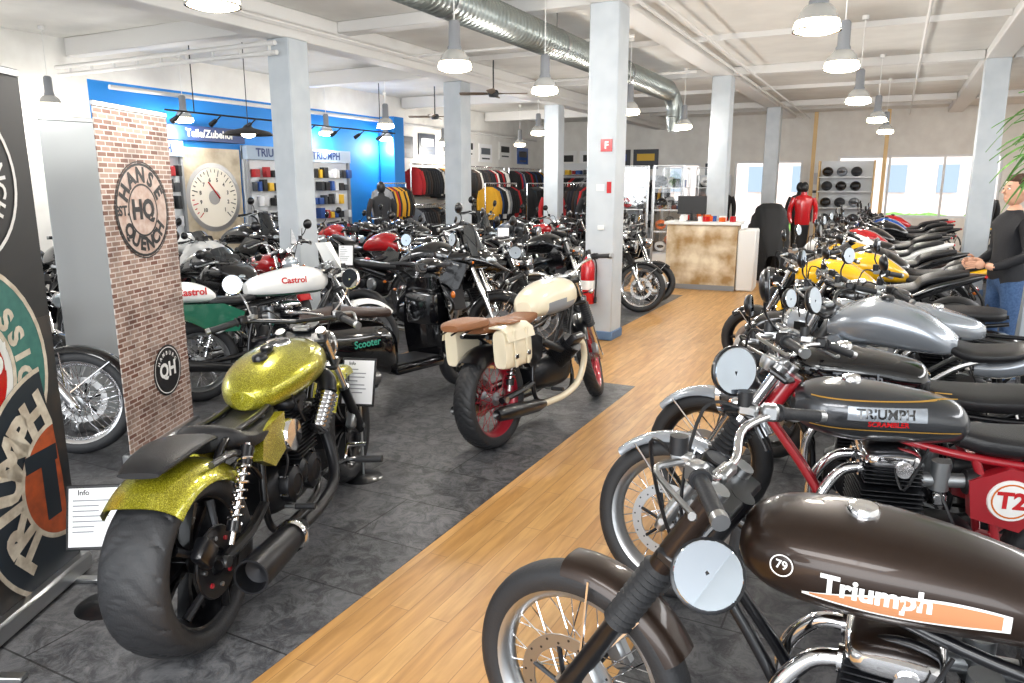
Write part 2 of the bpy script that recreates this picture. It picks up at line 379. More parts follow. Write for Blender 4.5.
def moto(**K):
    p=dict(wb=1.45,Rf=.335,Rr=.32,wf=.1,wr=.13,sf=.09,sr=.095,rake=27,steer=0,paint=blackp,tank=None,seat=None,seatm=leath,frame=blkm,rim=chrome,rim2=None,wstyle='spoke',
      eng='twin',gait=True,light='round',bar='std',mir='up',exm=chrome,muf=chrome,mstyle='pea',headz=.98,ff=None,rf=None,panel=None,shock=True,cov=cast,cch=chrome,seg=48,tread=0,ex=.7,z0=0,text=None,extra=None,gm=chrome,discs=1,fly=None,nsp=36,lightm=None,tl=True,ind=True)
    p.update(K); mb=MB(); wb=p['wb'];Rf=p['Rf'];Rr=p['Rr'];paint=p['paint'];fr=p['frame'];ex=p['ex'];z0=p['z0']
    wheel(mb,0,Rr,Rr,p['wr'],p['sr'],p['rim'],p['wstyle'],p['rim2'],p['seg'],p['tread'],nsp=p['nsp'])
    # ---- front end
    rk=rad(p['rake']); d=Vector((-math.sin(rk),0,math.cos(rk))); ax=Vector((wb,0,Rf)); L=(p['headz']-Rf)/math.cos(rk); T=ax+d*L
    piv=T-Vector((.05,0,0))
    mb.M=Matrix.Translation(piv)@Matrix.Rotation(rad(p['steer']),4,d)@Matrix.Translation(-piv)
    wheel(mb,wb,Rf,Rf,p['wf'],p['sf'],p['rim'],p['wstyle'],p['rim2'],p['seg'],p['tread'],disc=p['discs'],nsp=p['nsp'])
    fy=max(.09,p['wf']/2+.04)
    for sg in(1,-1):
        o=Vector((0,sg*fy,0))
        if p['light']=='sport':
            mb.cyl(ax+o-d*.02,ax+o+d*L*.5,.022,chrome,n=12); mb.cyl(ax+o+d*L*.42,T+o,.03,p['gm'],n=14)
        else:
            mb.lathe([(0,-.04),(.022,-.04),(.028,0),(.03,.06),(.028,.1),(.028,L*.42),(.031,L*.42+.01),(.031,L*.46),(0,L*.46)],ax+o,d,p['gm'],16)
            mb.cyl(ax+o+d*L*.4,T+o+d*.03,.021,p.get('forkm',chrome),n=12)
            if p['gait']: bellows(mb,ax+o+d*L*.4,ax+o+d*L*.7,.038,rubber,11)
            if p.get('forkm'): mb.cyl(ax+o+d*L*.7,T+o,.031,p['forkm'],n=14)
        mb.cyl(T+o+d*.02,T+o+d*.045,.026,alu,n=12)
        mb.box(tuple(ax+o*1.0+Vector((-.08,-.012*sg,.06))),(.06,.05,.1),cast,rot=(0,30,0),bev=.012)
    mb.cyl(ax-Vector((0,fy+.03,0)),ax+Vector((0,fy+.03,0)),.014,alu,n=10)
    for q,th in((T+d*.0,.028),(T-d*.19,.035)):
        mb.box(tuple(q-Vector((.02,0,0))),(.09,2*fy+.07,th),blkm,rot=(0,-p['rake'],0),bev=.01)
    ff=p['ff'] or (40,150,paint,.03)
    mb.fender((wb,0,Rf),Rf+ff[3],p['wf']/2+.022,ff[0],ff[1],ff[2],n=18,k=10)
    for sg in(1,-1):
        for a in(ff[0]+15,(ff[0]+ff[1])/2+10):
            mb.tube([(wb+(Rf+.0)*math.cos(rad(a)),sg*(p['wf']/2+.018),Rf+(Rf+.0)*math.sin(rad(a))),(wb-.04,sg*(fy-.005),Rf+.06)],.005,chrome,n=5,k=2)
    hl=T-d*.1+Vector((.13,0,0))
    lm=p['lightm'] or paint
    if p['light'] in('round','none'):
        if p['light']=='round':
            mb.lathe([(0,-.12),(.03,-.115),(.065,-.09),(.083,-.04),(.088,0),(.088,.03),(0,.03)],hl,(1,0,-.05),lm,28)
            mb.lathe([(.088,.02),(.094,.025),(.094,.042),(.084,.048),(.078,.042)],hl,(1,0,-.05),chrome,28)
            mb.lathe([(.08,.042),(.06,.052),(.03,.058),(0,.06)],hl,(1,0,-.05),lens,28)
            for sg in(1,-1): mb.box(tuple(hl+Vector((-.07,sg*.085,0))),(.1,.008,.05),blkm,bev=.003)
        gx=T+Vector((.03,0,.06))
        for sg in(1,-1):
            mb.lathe([(0,-.05),(.028,-.045),(.036,-.02),(.038,0),(.034,.004),(.033,0)],gx+Vector((0,sg*.045,0)),(-.45,0,1),p['gm'],20)
            mb.lathe([(.034,.001),(0,.002)],gx+Vector((0,sg*.045,0)),(-.45,0,1),white if p['gm'] is alu else darkg,20)
    elif p['light']=='twin':
        for sg in(1,-1):
            c=hl+Vector((.0,sg*.09,-.02))
            mb.lathe([(0,-.1),(.04,-.09),(.062,-.04),(.066,.02),(.058,.03),(.03,.04),(0,.042)],c,(1,0,-.1),chrome,22)
            mb.lathe([(.056,.032),(.03,.043),(0,.045)],c,(1,0,-.1),lens,20)
        mb.box(tuple(T+Vector((.08,0,.04))),(.04,.2,.09),blk,rot=(0,-35,0),bev=.012)
    else:
        mb.loft([[tuple(hl+Vector((x,w*math.cos(2*PI*i/14),zz+h*math.sin(2*PI*i/14)))) for i in range(14)] for x,w,h,zz in((-.08,.1,.09,.03),(.0,.12,.1,.02),(.07,.1,.075,-.01),(.11,.05,.04,-.03))],paint)
        mb.ell(tuple(hl+Vector((.075,0,-.01))),(.04,.08,.045),lens)
        mb.box(tuple(T+Vector((.05,0,.05))),(.05,.16,.08),blk,rot=(0,-35,0),bev=.012)
    if p['fly']:
        h=p['fly']; rows=[]
        for i in range(6):
            t=i/5; R=[]
            for j in range(9):
                q=-1+2*j/8; R.append((T.x+.2-.14*t-.09*q*q,q*(.17-.05*t),T.z-.06+h*t))
            rows.append(R)
        mb.loft(rows,p.get('flym',blk),closed=False)
    if p['ind']:
      for sg in(1,-1):
        c=hl+Vector((-.08,sg*.15,-.03)); mb.cyl((hl.x-.08,sg*.08,hl.z-.03),tuple(c),.007,blkm,n=6)
        mb.ell(tuple(c+Vector((.01,sg*.02,0))),(.03,.02,.02),chrome if p['light']=='round' else blk,n=12,k=8); mb.ell(tuple(c+Vector((.02,sg*.02,0))),(.021,.017,.017),orange,n=12,k=8)
    bars={'std':[(0,0,.05),(0,.09,.055),(.01,.17,.11),(-.05,.3,.13),(-.12,.4,.11)],
          'wide':[(0,0,.07),(-.01,.12,.08),(-.03,.22,.12),(-.09,.33,.13),(-.17,.43,.1)],
          'low':[(.02,0,.02),(.03,.12,.02),(.03,.2,.0),(-.02,.28,-.01),(-.1,.36,-.03)],
          'drag':[(-.05,0,.09),(-.06,.12,.1),(-.09,.22,.11),(-.15,.3,.11),(-.22,.38,.09)],
          'high':[(-.02,0,.05),(-.02,.1,.06),(-.02,.2,.17),(-.08,.34,.2),(-.15,.43,.18)]}[p['bar']]
    bm_=chrome if p['eng']!='block' else blkm
    for sg in(1,-1):
        pts=[T+Vector((a,sg*b*p.get('bw',1),c)) for a,b,c in bars]
        mb.tube(pts,.0115,p.get('barm',bm_),n=10,k=5)
        e0=pts[-2];e1=pts[-1]; dd=(e1-e0).normalized()
        g0=e1-dd*.13
        mb.tube([g0,e1],.017,rubber,n=12,k=2); mb.cyl(tuple(e1),tuple(e1+dd*.02),.018,alu,n=12)
        mb.cyl(tuple(g0-dd*.008),tuple(g0),.024,rubber,n=14)
        s0=g0-dd*.035
        mb.box(tuple(s0),(.045,.04,.045),p.get('swm',blk),bev=.008,rot=(0,0,-sg*25))
        m0=g0-dd*.08
        mb.tube([m0,m0+Vector((.035,sg*.03,-.005)),m0+Vector((.045,sg*.08,-.01)),e1+Vector((.06,-sg*.02,-.015)),e1+Vector((.05,sg*.0,-.012))],[.008,.008,.007,.007,.009],alu,n=8,k=4)
        mb.box(tuple(m0+Vector((.02,0,.0))),(.05,.03,.03),alu,bev=.006)
        mb.cyl(tuple(m0+Vector((.03,0,.01))),tuple(m0+Vector((.03,0,.05))),.02,blk,n=12)
        mb.tube([m0+Vector((.03,0,0)),m0+Vector((.12,-sg*.06,.0)),T+Vector((.12,sg*.05,-.1)),T+Vector((.02,sg*.03,-.3))],.005,blk,n=5,k=5)
        mm=p['mir']
        if isinstance(mm,tuple): mm=mm[0 if sg>0 else 1]
        mr=p.get('mrr',.052); mn=p.get('mn'); mn=mn[0 if sg>0 else 1] if mn else None
        if mm=='end': mirror(mb,e1+dd*.01,e1+dd*.05+Vector((.02,sg*.02,-.08)),mr,nrm=mn)
        elif mm=='lowup': mirror(mb,m0+Vector((0,0,.015)),m0+Vector((.06,sg*.0,.1)),mr,nrm=mn)
        elif mm=='up': mirror(mb,m0+Vector((0,0,.015)),m0+Vector((.02,sg*.09,.17)),mr,m=p.get('mirm',blkm),nrm=mn)
    mb.box(tuple(T+Vector((0,0,.045))),(.04,.09,.03),alu,bev=.008)
    mb.M=None
    st=T-Vector((.05,0,0)); sb=st-d*.2
    mb.cyl(tuple(sb),tuple(st),.032,fr,n=14)
    # ---- engine and frame
    if p['eng']=='twin':
        engine_twin(mb,ex,z0,cov=p['cov'],cover_ch=p['cch'])
        headers(mb,ex,z0,p['exm'],p['muf'],style=p['mstyle'],mx=p.get('mx',-.12),mz=p.get('mz',.33),mr=p.get('mr',.045),y=p.get('my',.16),sides=p.get('hs',(1,-1)))
    elif p['eng']=='guzzi': engine_guzzi(mb,ex,z0,p['exm'])
    else: engine_block(mb,ex,z0,fr)
    if p['eng']!='block':
        for sg in(1,-1):
            mb.tube([tuple(sb+Vector((0,sg*.02,.03))),(ex+.27,sg*.06,z0+.5),(ex+.24,sg*.1,z0+.28),(ex+.1,sg*.12,z0+.2),(ex-.25,sg*.12,z0+.21),(ex-.33,sg*.11,z0+.3),(ex-.3,sg*.1,z0+.52),(ex-.22,sg*.09,z0+.74)],.016,fr,n=10,k=5)
            mb.tube([tuple(st-Vector((.0,-sg*.02,.06))),(ex+.1,sg*.05,z0+.8),(ex-.2,sg*.09,z0+.74),(ex-.55,sg*.1,z0+.72),(p.get('tailx',-.12),sg*.1,p.get('tailz',z0+.76))],.015,fr,n=10,k=5)
            mb.tube([(ex-.3,sg*.1,z0+.45),(ex-.45,sg*.1,z0+.6),(.05,sg*.1,p.get('tailz',z0+.76)-.03)],.011,fr,n=8,k=4)
    sy=max(.1,p['wr']/2+.035)
    for sg in(1,-1):
        mb.tube([(ex-.32,sg*.1,z0+.36),(.2,sg*sy,Rr+.01),(-.03,sg*sy,Rr)],.022,fr if p['eng']!='block' else darkg,n=8,k=3)
        mb.cyl((0,sg*(sy-.03),Rr),(0,sg*(sy+.03),Rr),.022,alu,n=10)
        if p['shock']:
            a=(.03,sg*(sy+.025),Rr+.05); b=(p.get('shx',.14),sg*(sy+.02),z0+.7)
            mb.cyl(a,b,.012,chrome,n=10); A=Vector(a);Bv=Vector(b)
            helix(mb,A+(Bv-A)*.2,A+(Bv-A)*.85,.026,.0055,8,p.get('spring',chrome))
            mb.cyl(tuple(A+(Bv-A)*.78),tuple(A+(Bv-A)*.97),.027,blkm if p.get('spring') else chrome,n=14)
            mb.cyl(tuple(A+(Bv-A)*.12),tuple(A+(Bv-A)*.22),.027,blkm,n=14)
    for dz in(.075,-.075): mb.box(((ex-.25)/2,.075+(.03 if p['wr']>.18 else 0),Rr+dz*.7+.01),(ex-.25,.012,.014),blkm)
    mb.lathe([(.06,-.004),(.09,-.004),(.09,.004),(.06,.004)],(0,.08,Rr),(0,1,0),steel,30,closed=True)
    peg(mb,ex-.22,z0+.3)
    mb.tube([(ex-.1,.13,z0+.2),(ex-.16,.22,z0+.08),(ex-.2,.28,.012)],.01,blkm,n=6)
    mb.box((ex-.2,.285,.012),(.07,.035,.008),blkm)
    # ---- tank
    tank=p['tank'] or [(.5,.84,.07,.045,.05,2.2),(.55,.85,.115,.075,.08,2.4),(.72,.86,.14,.1,.10,2.5),(.9,.87,.155,.11,.11,2.4),(1.02,.87,.135,.1,.09,2.3),(1.1,.875,.07,.06,.055,2.2)]
    S=mb.sloft(tank,p.get('tankm',paint),32,6)
    xm=p.get('cap',.86)
    def sec(x):
        for i in range(len(S)-1):
            if S[i][0]<=x<=S[i+1][0]:
                t=(x-S[i][0])/max(1e-6,S[i+1][0]-S[i][0]); return [a+(b-a)*t for a,b in zip(S[i],S[i+1])]
        return S[0] if x<S[0][0] else S[-1]
    def sy_(x,z,off=.002):
        _,zc,hw,ht,hb,e=sec(x); q=abs(z-zc)/(ht if z>zc else hb); q=min(q,.98)
        return hw*(1-q**e)**(1/e)+off
    s_=sec(xm); zt=s_[1]+s_[3]
    mb.lathe([(.034,-.01),(.036,.008),(.03,.018),(.01,.021),(0,.021)],(xm,0,zt),(0,0,1),p.get('capm',chrome),24)
    seat=p['seat'] or [(-.1,.8,.07,.025,.03,3),(-.04,.8,.115,.035,.045,3),(.12,.8,.13,.035,.05,3),(.3,.79,.13,.03,.05,3),(.44,.79,.11,.035,.05,3),(.53,.8,.08,.035,.04,3)]
    mb.sloft(seat,p['seatm'],20,5)
    rf=p['rf']
    if rf!=0:
        rf=rf or (35,165,paint,.035)
        mb.fender((0,0,Rr),Rr+rf[3],p['wr']/2+.03,rf[0],rf[1],rf[2],n=20,k=10)
        if p['tl']:
            a=rad(rf[1]-18); c=(( Rr+rf[3]+.02)*math.cos(a),0,Rr+(Rr+rf[3]+.02)*math.sin(a))
            mb.ell(c,(.035,.05,.035),chrome,n=14,k=8); mb.ell((c[0]-.014,0,c[2]),(.03,.045,.03),redl,n=14,k=8)
            for sg in(1,-1):
                mb.cyl((c[0],0,c[2]),(c[0],sg*.13,c[2]-.01),.006,blkm,n=6); mb.ell((c[0]-.005,sg*.15,c[2]-.01),(.025,.017,.017),orange,n=10,k=8)
    if p['panel']:
        pm=p['panel']
        for sg in(1,-1):
            mb.loft([[(x+dx,sg*(.1+w),z) for x,z in((ex-.33,.72),(ex-.2,.66),(ex-.22,.52),(ex-.38,.48),(ex-.47,.6),(ex-.43,.7))] for dx,w in((0,-.02),(0,.02),(0,.03))],pm)
    if p['text']:
        t=p['text']
        for sg in(1,-1):
            for (s,x0,z0_,size,m,bold) in t['txt']:
                mb.text(s,lambda a,b,sg=sg,x0=x0,z0_=z0_,size=size:(x0-sg*a*size,sg*sy_(x0-sg*a*size,z0_+b*size,.0035),z0_+b*size),m,bold)
            for (x0,x1,f0,f1,m,off) in t.get('strip',[]):
                n=18; rows=[]
                for i in range(n+1):
                    x=x0+(x1-x0)*i/n; a=f0(i/n);b=f1(i/n)
                    rows.append([(x,sg*sy_(x,a+(b-a)*j/5,off),a+(b-a)*j/5) for j in range(6)])
                mb.loft(rows,m,closed=False)
    if p['extra']: p['extra'](mb,sy_,T)
    return mb
def put(mb_or_me,name,X,Y,az,wb,end='front',lean=7):
    x,y=W(X,Y); a=ang(az)
    if end=='front': x-=wb*math.cos(a); y-=wb*math.sin(a)
    ob=mb_or_me.obj(name)
    ob.location=(x,y,0.0); ob.rotation_euler=(rad(-lean),0,a); return ob
def putw(me,name,x,y,deg,wb,lean=7):
    a=rad(deg); ob=bpy.data.objects.new(name,me); sc.collection.objects.link(ob)
    ob.location=(x-wb/2*math.cos(a),y-wb/2*math.sin(a),0); ob.rotation_euler=(rad(-lean),0,a); return ob
# =================================================================== HERO BIKES
def seven(mb,sy,T):
    for s in(1,-1):
        mb.lathe([(.022,.0),(.025,.0)],(.985,s*sy(.985,.905,.005),.905),(.12,s,.12),white,24)
        mb.text('THRUSTER',lambda a,b,s=s:(.33-s*a*.03,s*.133,.62+b*.03),white,.02)
b1=moto(wb=1.52,rake=30,paint=brown,light='none',ind=False,gm=blkm,gait=True,bar='std',mir=('end','lowup'),mrr=.068,mn=((-.35,.75,.5),(-.8,.62,.12)),exm=chrome,muf=chrome,seg=64,mstyle='mega',rim=alu,steer=-8,forkm=brown,swm=alu,
  tank=[(.42,.85,.06,.04,.045,2.2),(.46,.86,.105,.065,.07,2.5),(.62,.875,.135,.09,.09,2.6),(.82,.885,.16,.105,.105,2.5),(.98,.885,.15,.1,.095,2.4),(1.06,.885,.11,.075,.07,2.2),(1.09,.885,.06,.04,.04,2.1)],
  ff=(84,150,brown,.03),panel=blkm,seatm=leath,spring=chrome,cap=.84,
  text=dict(txt=[('Triumph',.8,.888,.06,white,.035),('79',.985,.905,.026,white,.02)],
   strip=[(.94,.56,lambda t:.852-.01*math.sin(t*PI),lambda t:.858+.034*math.sin(t*PI*.8)**1.2+.012*t,white,.0018),(.925,.575,lambda t:.856-.01*math.sin(t*PI),lambda t:.86+.026*math.sin(t*PI*.8)**1.2+.012*t,copper,.0024)]),
  extra=seven)
put(b1,'classic_motorcycle',.2,1.89,-62.5,1.52,lean=3)
def fourside(mb,sy,T):
    for s in(1,-1):
        mb.lathe([(.0,.012),(.075,.012),(.078,.006),(.078,0)],(.36,s*.125,.6),(0,s,0),white,28)
        mb.lathe([(.06,.0135),(.066,.0135)],(.36,s*.125,.6),(0,s,0),orange,28)
        mb.text('T2',lambda a,b,s=s:(.36-s*a*.085,s*.1395,.6+b*.085),redp,.04)
b2=moto(wb=1.54,rake=31,paint=greym,frame=redf,lightm=greym,bar='wide',gm=alu,gait=True,rim=alu,seg=64,mstyle='can',steer=-24,mrr=.06,
  ff=(45,150,silver,.03),panel=redf,cap=.9,extra=fourside,spring=redp,
  text=dict(txt=[('TRIUMPH',.8,.893,.048,blackp,.03),('SCRAMBLER',.79,.857,.026,redp,.03)],
    strip=[(.93,.66,lambda t:.868,lambda t:.918,silver,.002),(1.05,.54,lambda t:.935,lambda t:.939,goldl,.002),(1.05,.54,lambda t:.83,lambda t:.834,goldl,.002)]))
put(b2,'classic_motorcycle',.67,2.89,-76,1.54,lean=1)
# --- gold cruiser
def ctrim(mb,sy,T):
    mb.lathe([(.058,-.02),(.062,.012),(.055,.024),(.048,.018)],(.98,0,.945),(-.12,0,1),chrome,28)
    mb.lathe([(.05,.016),(0,.017)],(.98,0,.945),(-.12,0,1),blk,28)
    mb.lathe([(.03,.0),(.032,.02),(.02,.026),(0,.026)],(.86,0,.945),(-.1,0,1),blkm,24)
    mb.box((.92,0,.94),(.34,.05,.016),blkm,bev=.006)
    mb.lathe([(.05,-.006),(.13,-.006),(.135,0),(.13,.008),(.05,.008)],(0,-.135,.335),(0,1,0),engb,36,closed=True)
    for i in range(8):
        a=i*PI/4; mb.cyl((.09*math.cos(a),-.148,.335+.09*math.sin(a)),(.09*math.cos(a),-.138,.335+.09*math.sin(a)),.009,redf if i%2 else steel,n=8)
    for i in range(5):
        a=i*PI*.4; mb.cyl((.13*math.cos(a),-.125,.335+.13*math.sin(a)),(.22*math.cos(a),-.1,.335+.22*math.sin(a)),.013,engb,r1=.018,n=8)
    mb.box((-.1,-.16,.42),(.09,.05,.1),blkm,rot=(0,-40,0),bev=.015,seg=2)
    bellows(mb,(.86,-.19,.55),(1.0,-.21,.7),.05,chrome,9)
    mb.tube([(1.0,-.21,.7),(1.04,-.19,.76),(1.06,-.1,.8)],.045,engb,n=14)
    mb.lathe([(.075,0),(.08,.03),(.07,.05),(0,.055)],(.66,-.13,.6),(0,-1,0),chrome,26)
    for s in(1,-1):
        mb.tube([(.95,s*.12,.28),(1.12,s*.2,.3),(1.14,s*.3,.3)],.012,blkm,n=8); mb.cyl((1.14,s*.26,.3),(1.14,s*.4,.3),.018,rubber,n=12)
        mb.cyl((1.2,s*.2,.36),(1.2,s*.3,.36),.012,chrome,n=10); mb.tube([(1.12,s*.2,.3),(1.2,s*.2,.36)],.008,chrome,n=6)
        mb.loft([[(x,s*y,z) for x,z in((.42,.7),(.62,.72),(.6,.56),(.48,.52),(.38,.58))] for y in(.12,.155,.165)],gold)
        mb.tube([(.3,s*.14,.62),(.18,s*.165,.69),(.02,s*.16,.7)],.014,blkm,n=8)
    mb.tube([(.92,-.08,.66),(1.02,-.12,.6),(1.03,-.17,.42),(.93,-.22,.28),(.7,-.24,.24),(.5,-.24,.24)],.027,engb,n=14)
    mb.lathe([(0,0),(.028,0),(.05,.08),(.062,.2),(.066,.42),(.068,.5),(.06,.5),(.05,.44),(0,.43)],(.5,-.24,.24),(-1,-.04,.06),engb,28)
    mb.lathe([(.066,.1),(.071,.11),(.071,.13),(.066,.14)],(.5,-.24,.24),(-1,-.04,.06),chrome,28)
    mb.box((1.12,0,.5),(.04,.28,.34),engb,rot=(0,-25,0),bev=.01)
    mb.sloft([(-.16,.735,.08,.01,.012,2.5),(-.08,.752,.1,.018,.02,3),(.06,.765,.115,.018,.02,3),(.18,.752,.1,.018,.01,2.5),(.24,.725,.06,.01,.01,2.5)],leath,18,4)
b3=moto(wb=1.62,Rf=.33,Rr=.335,wf=.14,wr=.245,sf=.1,sr=.11,rake=31,paint=gold,wstyle='cast10',rim=blkm,frame=blkm,bar='drag',headz=.93,ex=.78,gait=False,gm=blkm,
  tank=[(.58,.79,.05,.035,.05,2.2),(.63,.8,.12,.065,.08,2.3),(.74,.815,.175,.1,.1,2.3),(.9,.83,.205,.12,.11,2.25),(1.06,.84,.195,.12,.1,2.2),(1.19,.85,.135,.09,.07,2.1),(1.25,.85,.05,.045,.04,2)],
  seat=[(.2,.7,.06,.05,.02,2.6),(.26,.7,.13,.08,.03,2.8),(.36,.68,.17,.045,.04,3),(.52,.69,.155,.03,.04,3),(.66,.72,.1,.035,.04,2.6)],
  rf=(48,126,gold,.05),tl=False,ind=False,ff=(30,150,gold,.03),exm=blkm,muf=engb,mx=.1,mz=.3,my=.18,mr=.04,mstyle='can',hs=(1,),cov=engb,cch=engb,lightm=blkm,tread=20,shx=.26,tailz=.62,tailx=.12,cap=.78,capm=blkm,extra=ctrim,barm=blkm,spring=chrome,mirm=chrome)
put(b3,'cruiser_motorcycle',-1.2,2.52,8,1.62,end='rear',lean=4)
# --- cream transverse twin with saddlebags
def bags(mb,sy,T):
    for s in(1,-1):
        mb.sloft([(-.12,.68,.03,.1,.1,4),(-.1,.68,.055,.125,.125,4),(.12,.68,.065,.13,.13,4),(.17,.68,.055,.12,.12,4),(.19,.68,.03,.1,.1,4)],cream,20,3,cy=s*.19)
        for xx in(-.04,.1): mb.box((xx,s*.258,.68),(.028,.008,.24),cream,bev=.003); mb.box((xx,s*.264,.63),(.04,.008,.03),chrome,bev=.003)
        mb.loft([[(x,s*y,z) for y,z in((.12,.825),(.2,.825),(.25,.79),(.264,.73),(.258,.73),(.244,.785),(.2,.812),(.12,.815))] for x in(-.12,.04,.19)],cream)
        mb.box((0.04,s*.14,.835),(.12,.16,.012),tanl,bev=.004)
    mb.sloft([(-.36,.85,.06,.02,.02,3),(-.3,.855,.11,.03,.03,3.5),(-.12,.855,.12,.035,.03,3.5),(-.06,.85,.08,.02,.02,3)],tanl,18,3)
    for s in(-.08,0,.08): mb.tube([(.05,s,.83),(-.2,s,.835),(-.35,s,.81)],.006,blkm,n=6)
redrim=mat('red_rim','#a3122a',.3,.4,coat=1)
b4=moto(wb=1.45,paint=cream,rim=redrim,rim2=redrim,eng='guzzi',seatm=tanl,exm=cream,gait=True,bar='std',steer=24,mir=('up','none'),lightm=blkm,rf=(50,128,blkm,.03),tl=False,ff=(50,150,blkm,.03),panel=blkm,wr=.15,Rr=.33,tread=34,nsp=40,
  seat=[(-.12,.81,.08,.02,.03,3),(-.05,.815,.12,.03,.045,3),(.15,.81,.13,.035,.05,3),(.35,.8,.12,.03,.05,3),(.52,.815,.09,.03,.04,3)],
  tank=[(.48,.86,.06,.045,.05,2.3),(.54,.87,.115,.09,.08,2.6),(.7,.89,.15,.125,.11,2.7),(.88,.9,.165,.135,.12,2.6),(1.02,.9,.14,.12,.1,2.4),(1.1,.9,.07,.07,.06,2.2)],
  tankm=lambda x,y,z: gmid if (abs(y)>.1 and z<.88 and .62<x<.95) else cream,extra=bags,spring=blkm)
put(b4,'roadster_motorcycle',-.12,4.67,33,1.45,end='rear',lean=5)
# --- white / green racer
def racer(mb,sy,T):
    mb.sloft([(-.22,.87,.06,.04,.04,2.4),(-.18,.875,.12,.075,.07,2.5),(-.02,.875,.15,.085,.08,2.6),(.1,.86,.14,.06,.07,2.6),(.16,.84,.1,.03,.04,2.4)],white,24,4)
    for s in(1,-1):
        mb.loft([[(x,s*y,z) for x,z in((-.2,.8),(.2,.78),(.36,.7),(.3,.55),(.1,.56),(-.1,.68))] for y in(.11,.15,.155)],green)
        mb.text('Castrol',lambda a,b,s=s:(-.03-s*a*.075,s*.159,.885+b*.075+a*0),redp,.03)
b5=moto(paint=white,bar='low',rim=alu,light='round',lightm=white,gait=False,mstyle='mega',muf=blkm,rf=0,fly=.3,flym=white,extra=racer,mir='none',ind=False,mx=-.15,
  tank=[(.42,.87,.07,.045,.05,2.3),(.5,.88,.13,.08,.08,2.5),(.7,.9,.155,.11,.11,2.7),(.9,.91,.165,.12,.12,2.6),(1.04,.9,.13,.1,.1,2.4),(1.11,.9,.07,.06,.055,2.2)],
  tankm=lambda x,y,z: white if z>.82 else green, seat=[(.1,.8,.1,.03,.03,3),(.2,.8,.13,.03,.04,3),(.35,.79,.12,.03,.04,3),(.48,.81,.08,.03,.03,3)],text=dict(txt=[('Castrol',.78,.92,.07,redp,.03)]))
put(b5,'racing_motorcycle',-2.5,5.75,54,1.45,end='rear',lean=4)
b6=moto(wb=1.6,rake=33,paint=blackp,rim=chrome,bar='wide',Rf=.34,wf=.09,gait=False,lightm=blackp,ff=(35,150,blackp,.03),nsp=48,headz=.95,ex=.76,
  tank=[(.58,.8,.05,.04,.05,2.2),(.66,.81,.11,.08,.08,2.3),(.85,.83,.15,.11,.1,2.3),(1.05,.86,.13,.1,.09,2.2),(1.2,.88,.06,.05,.05,2)])
put(b6,'custom_motorcycle',-2.78,4.55,78,1.6,lean=5)
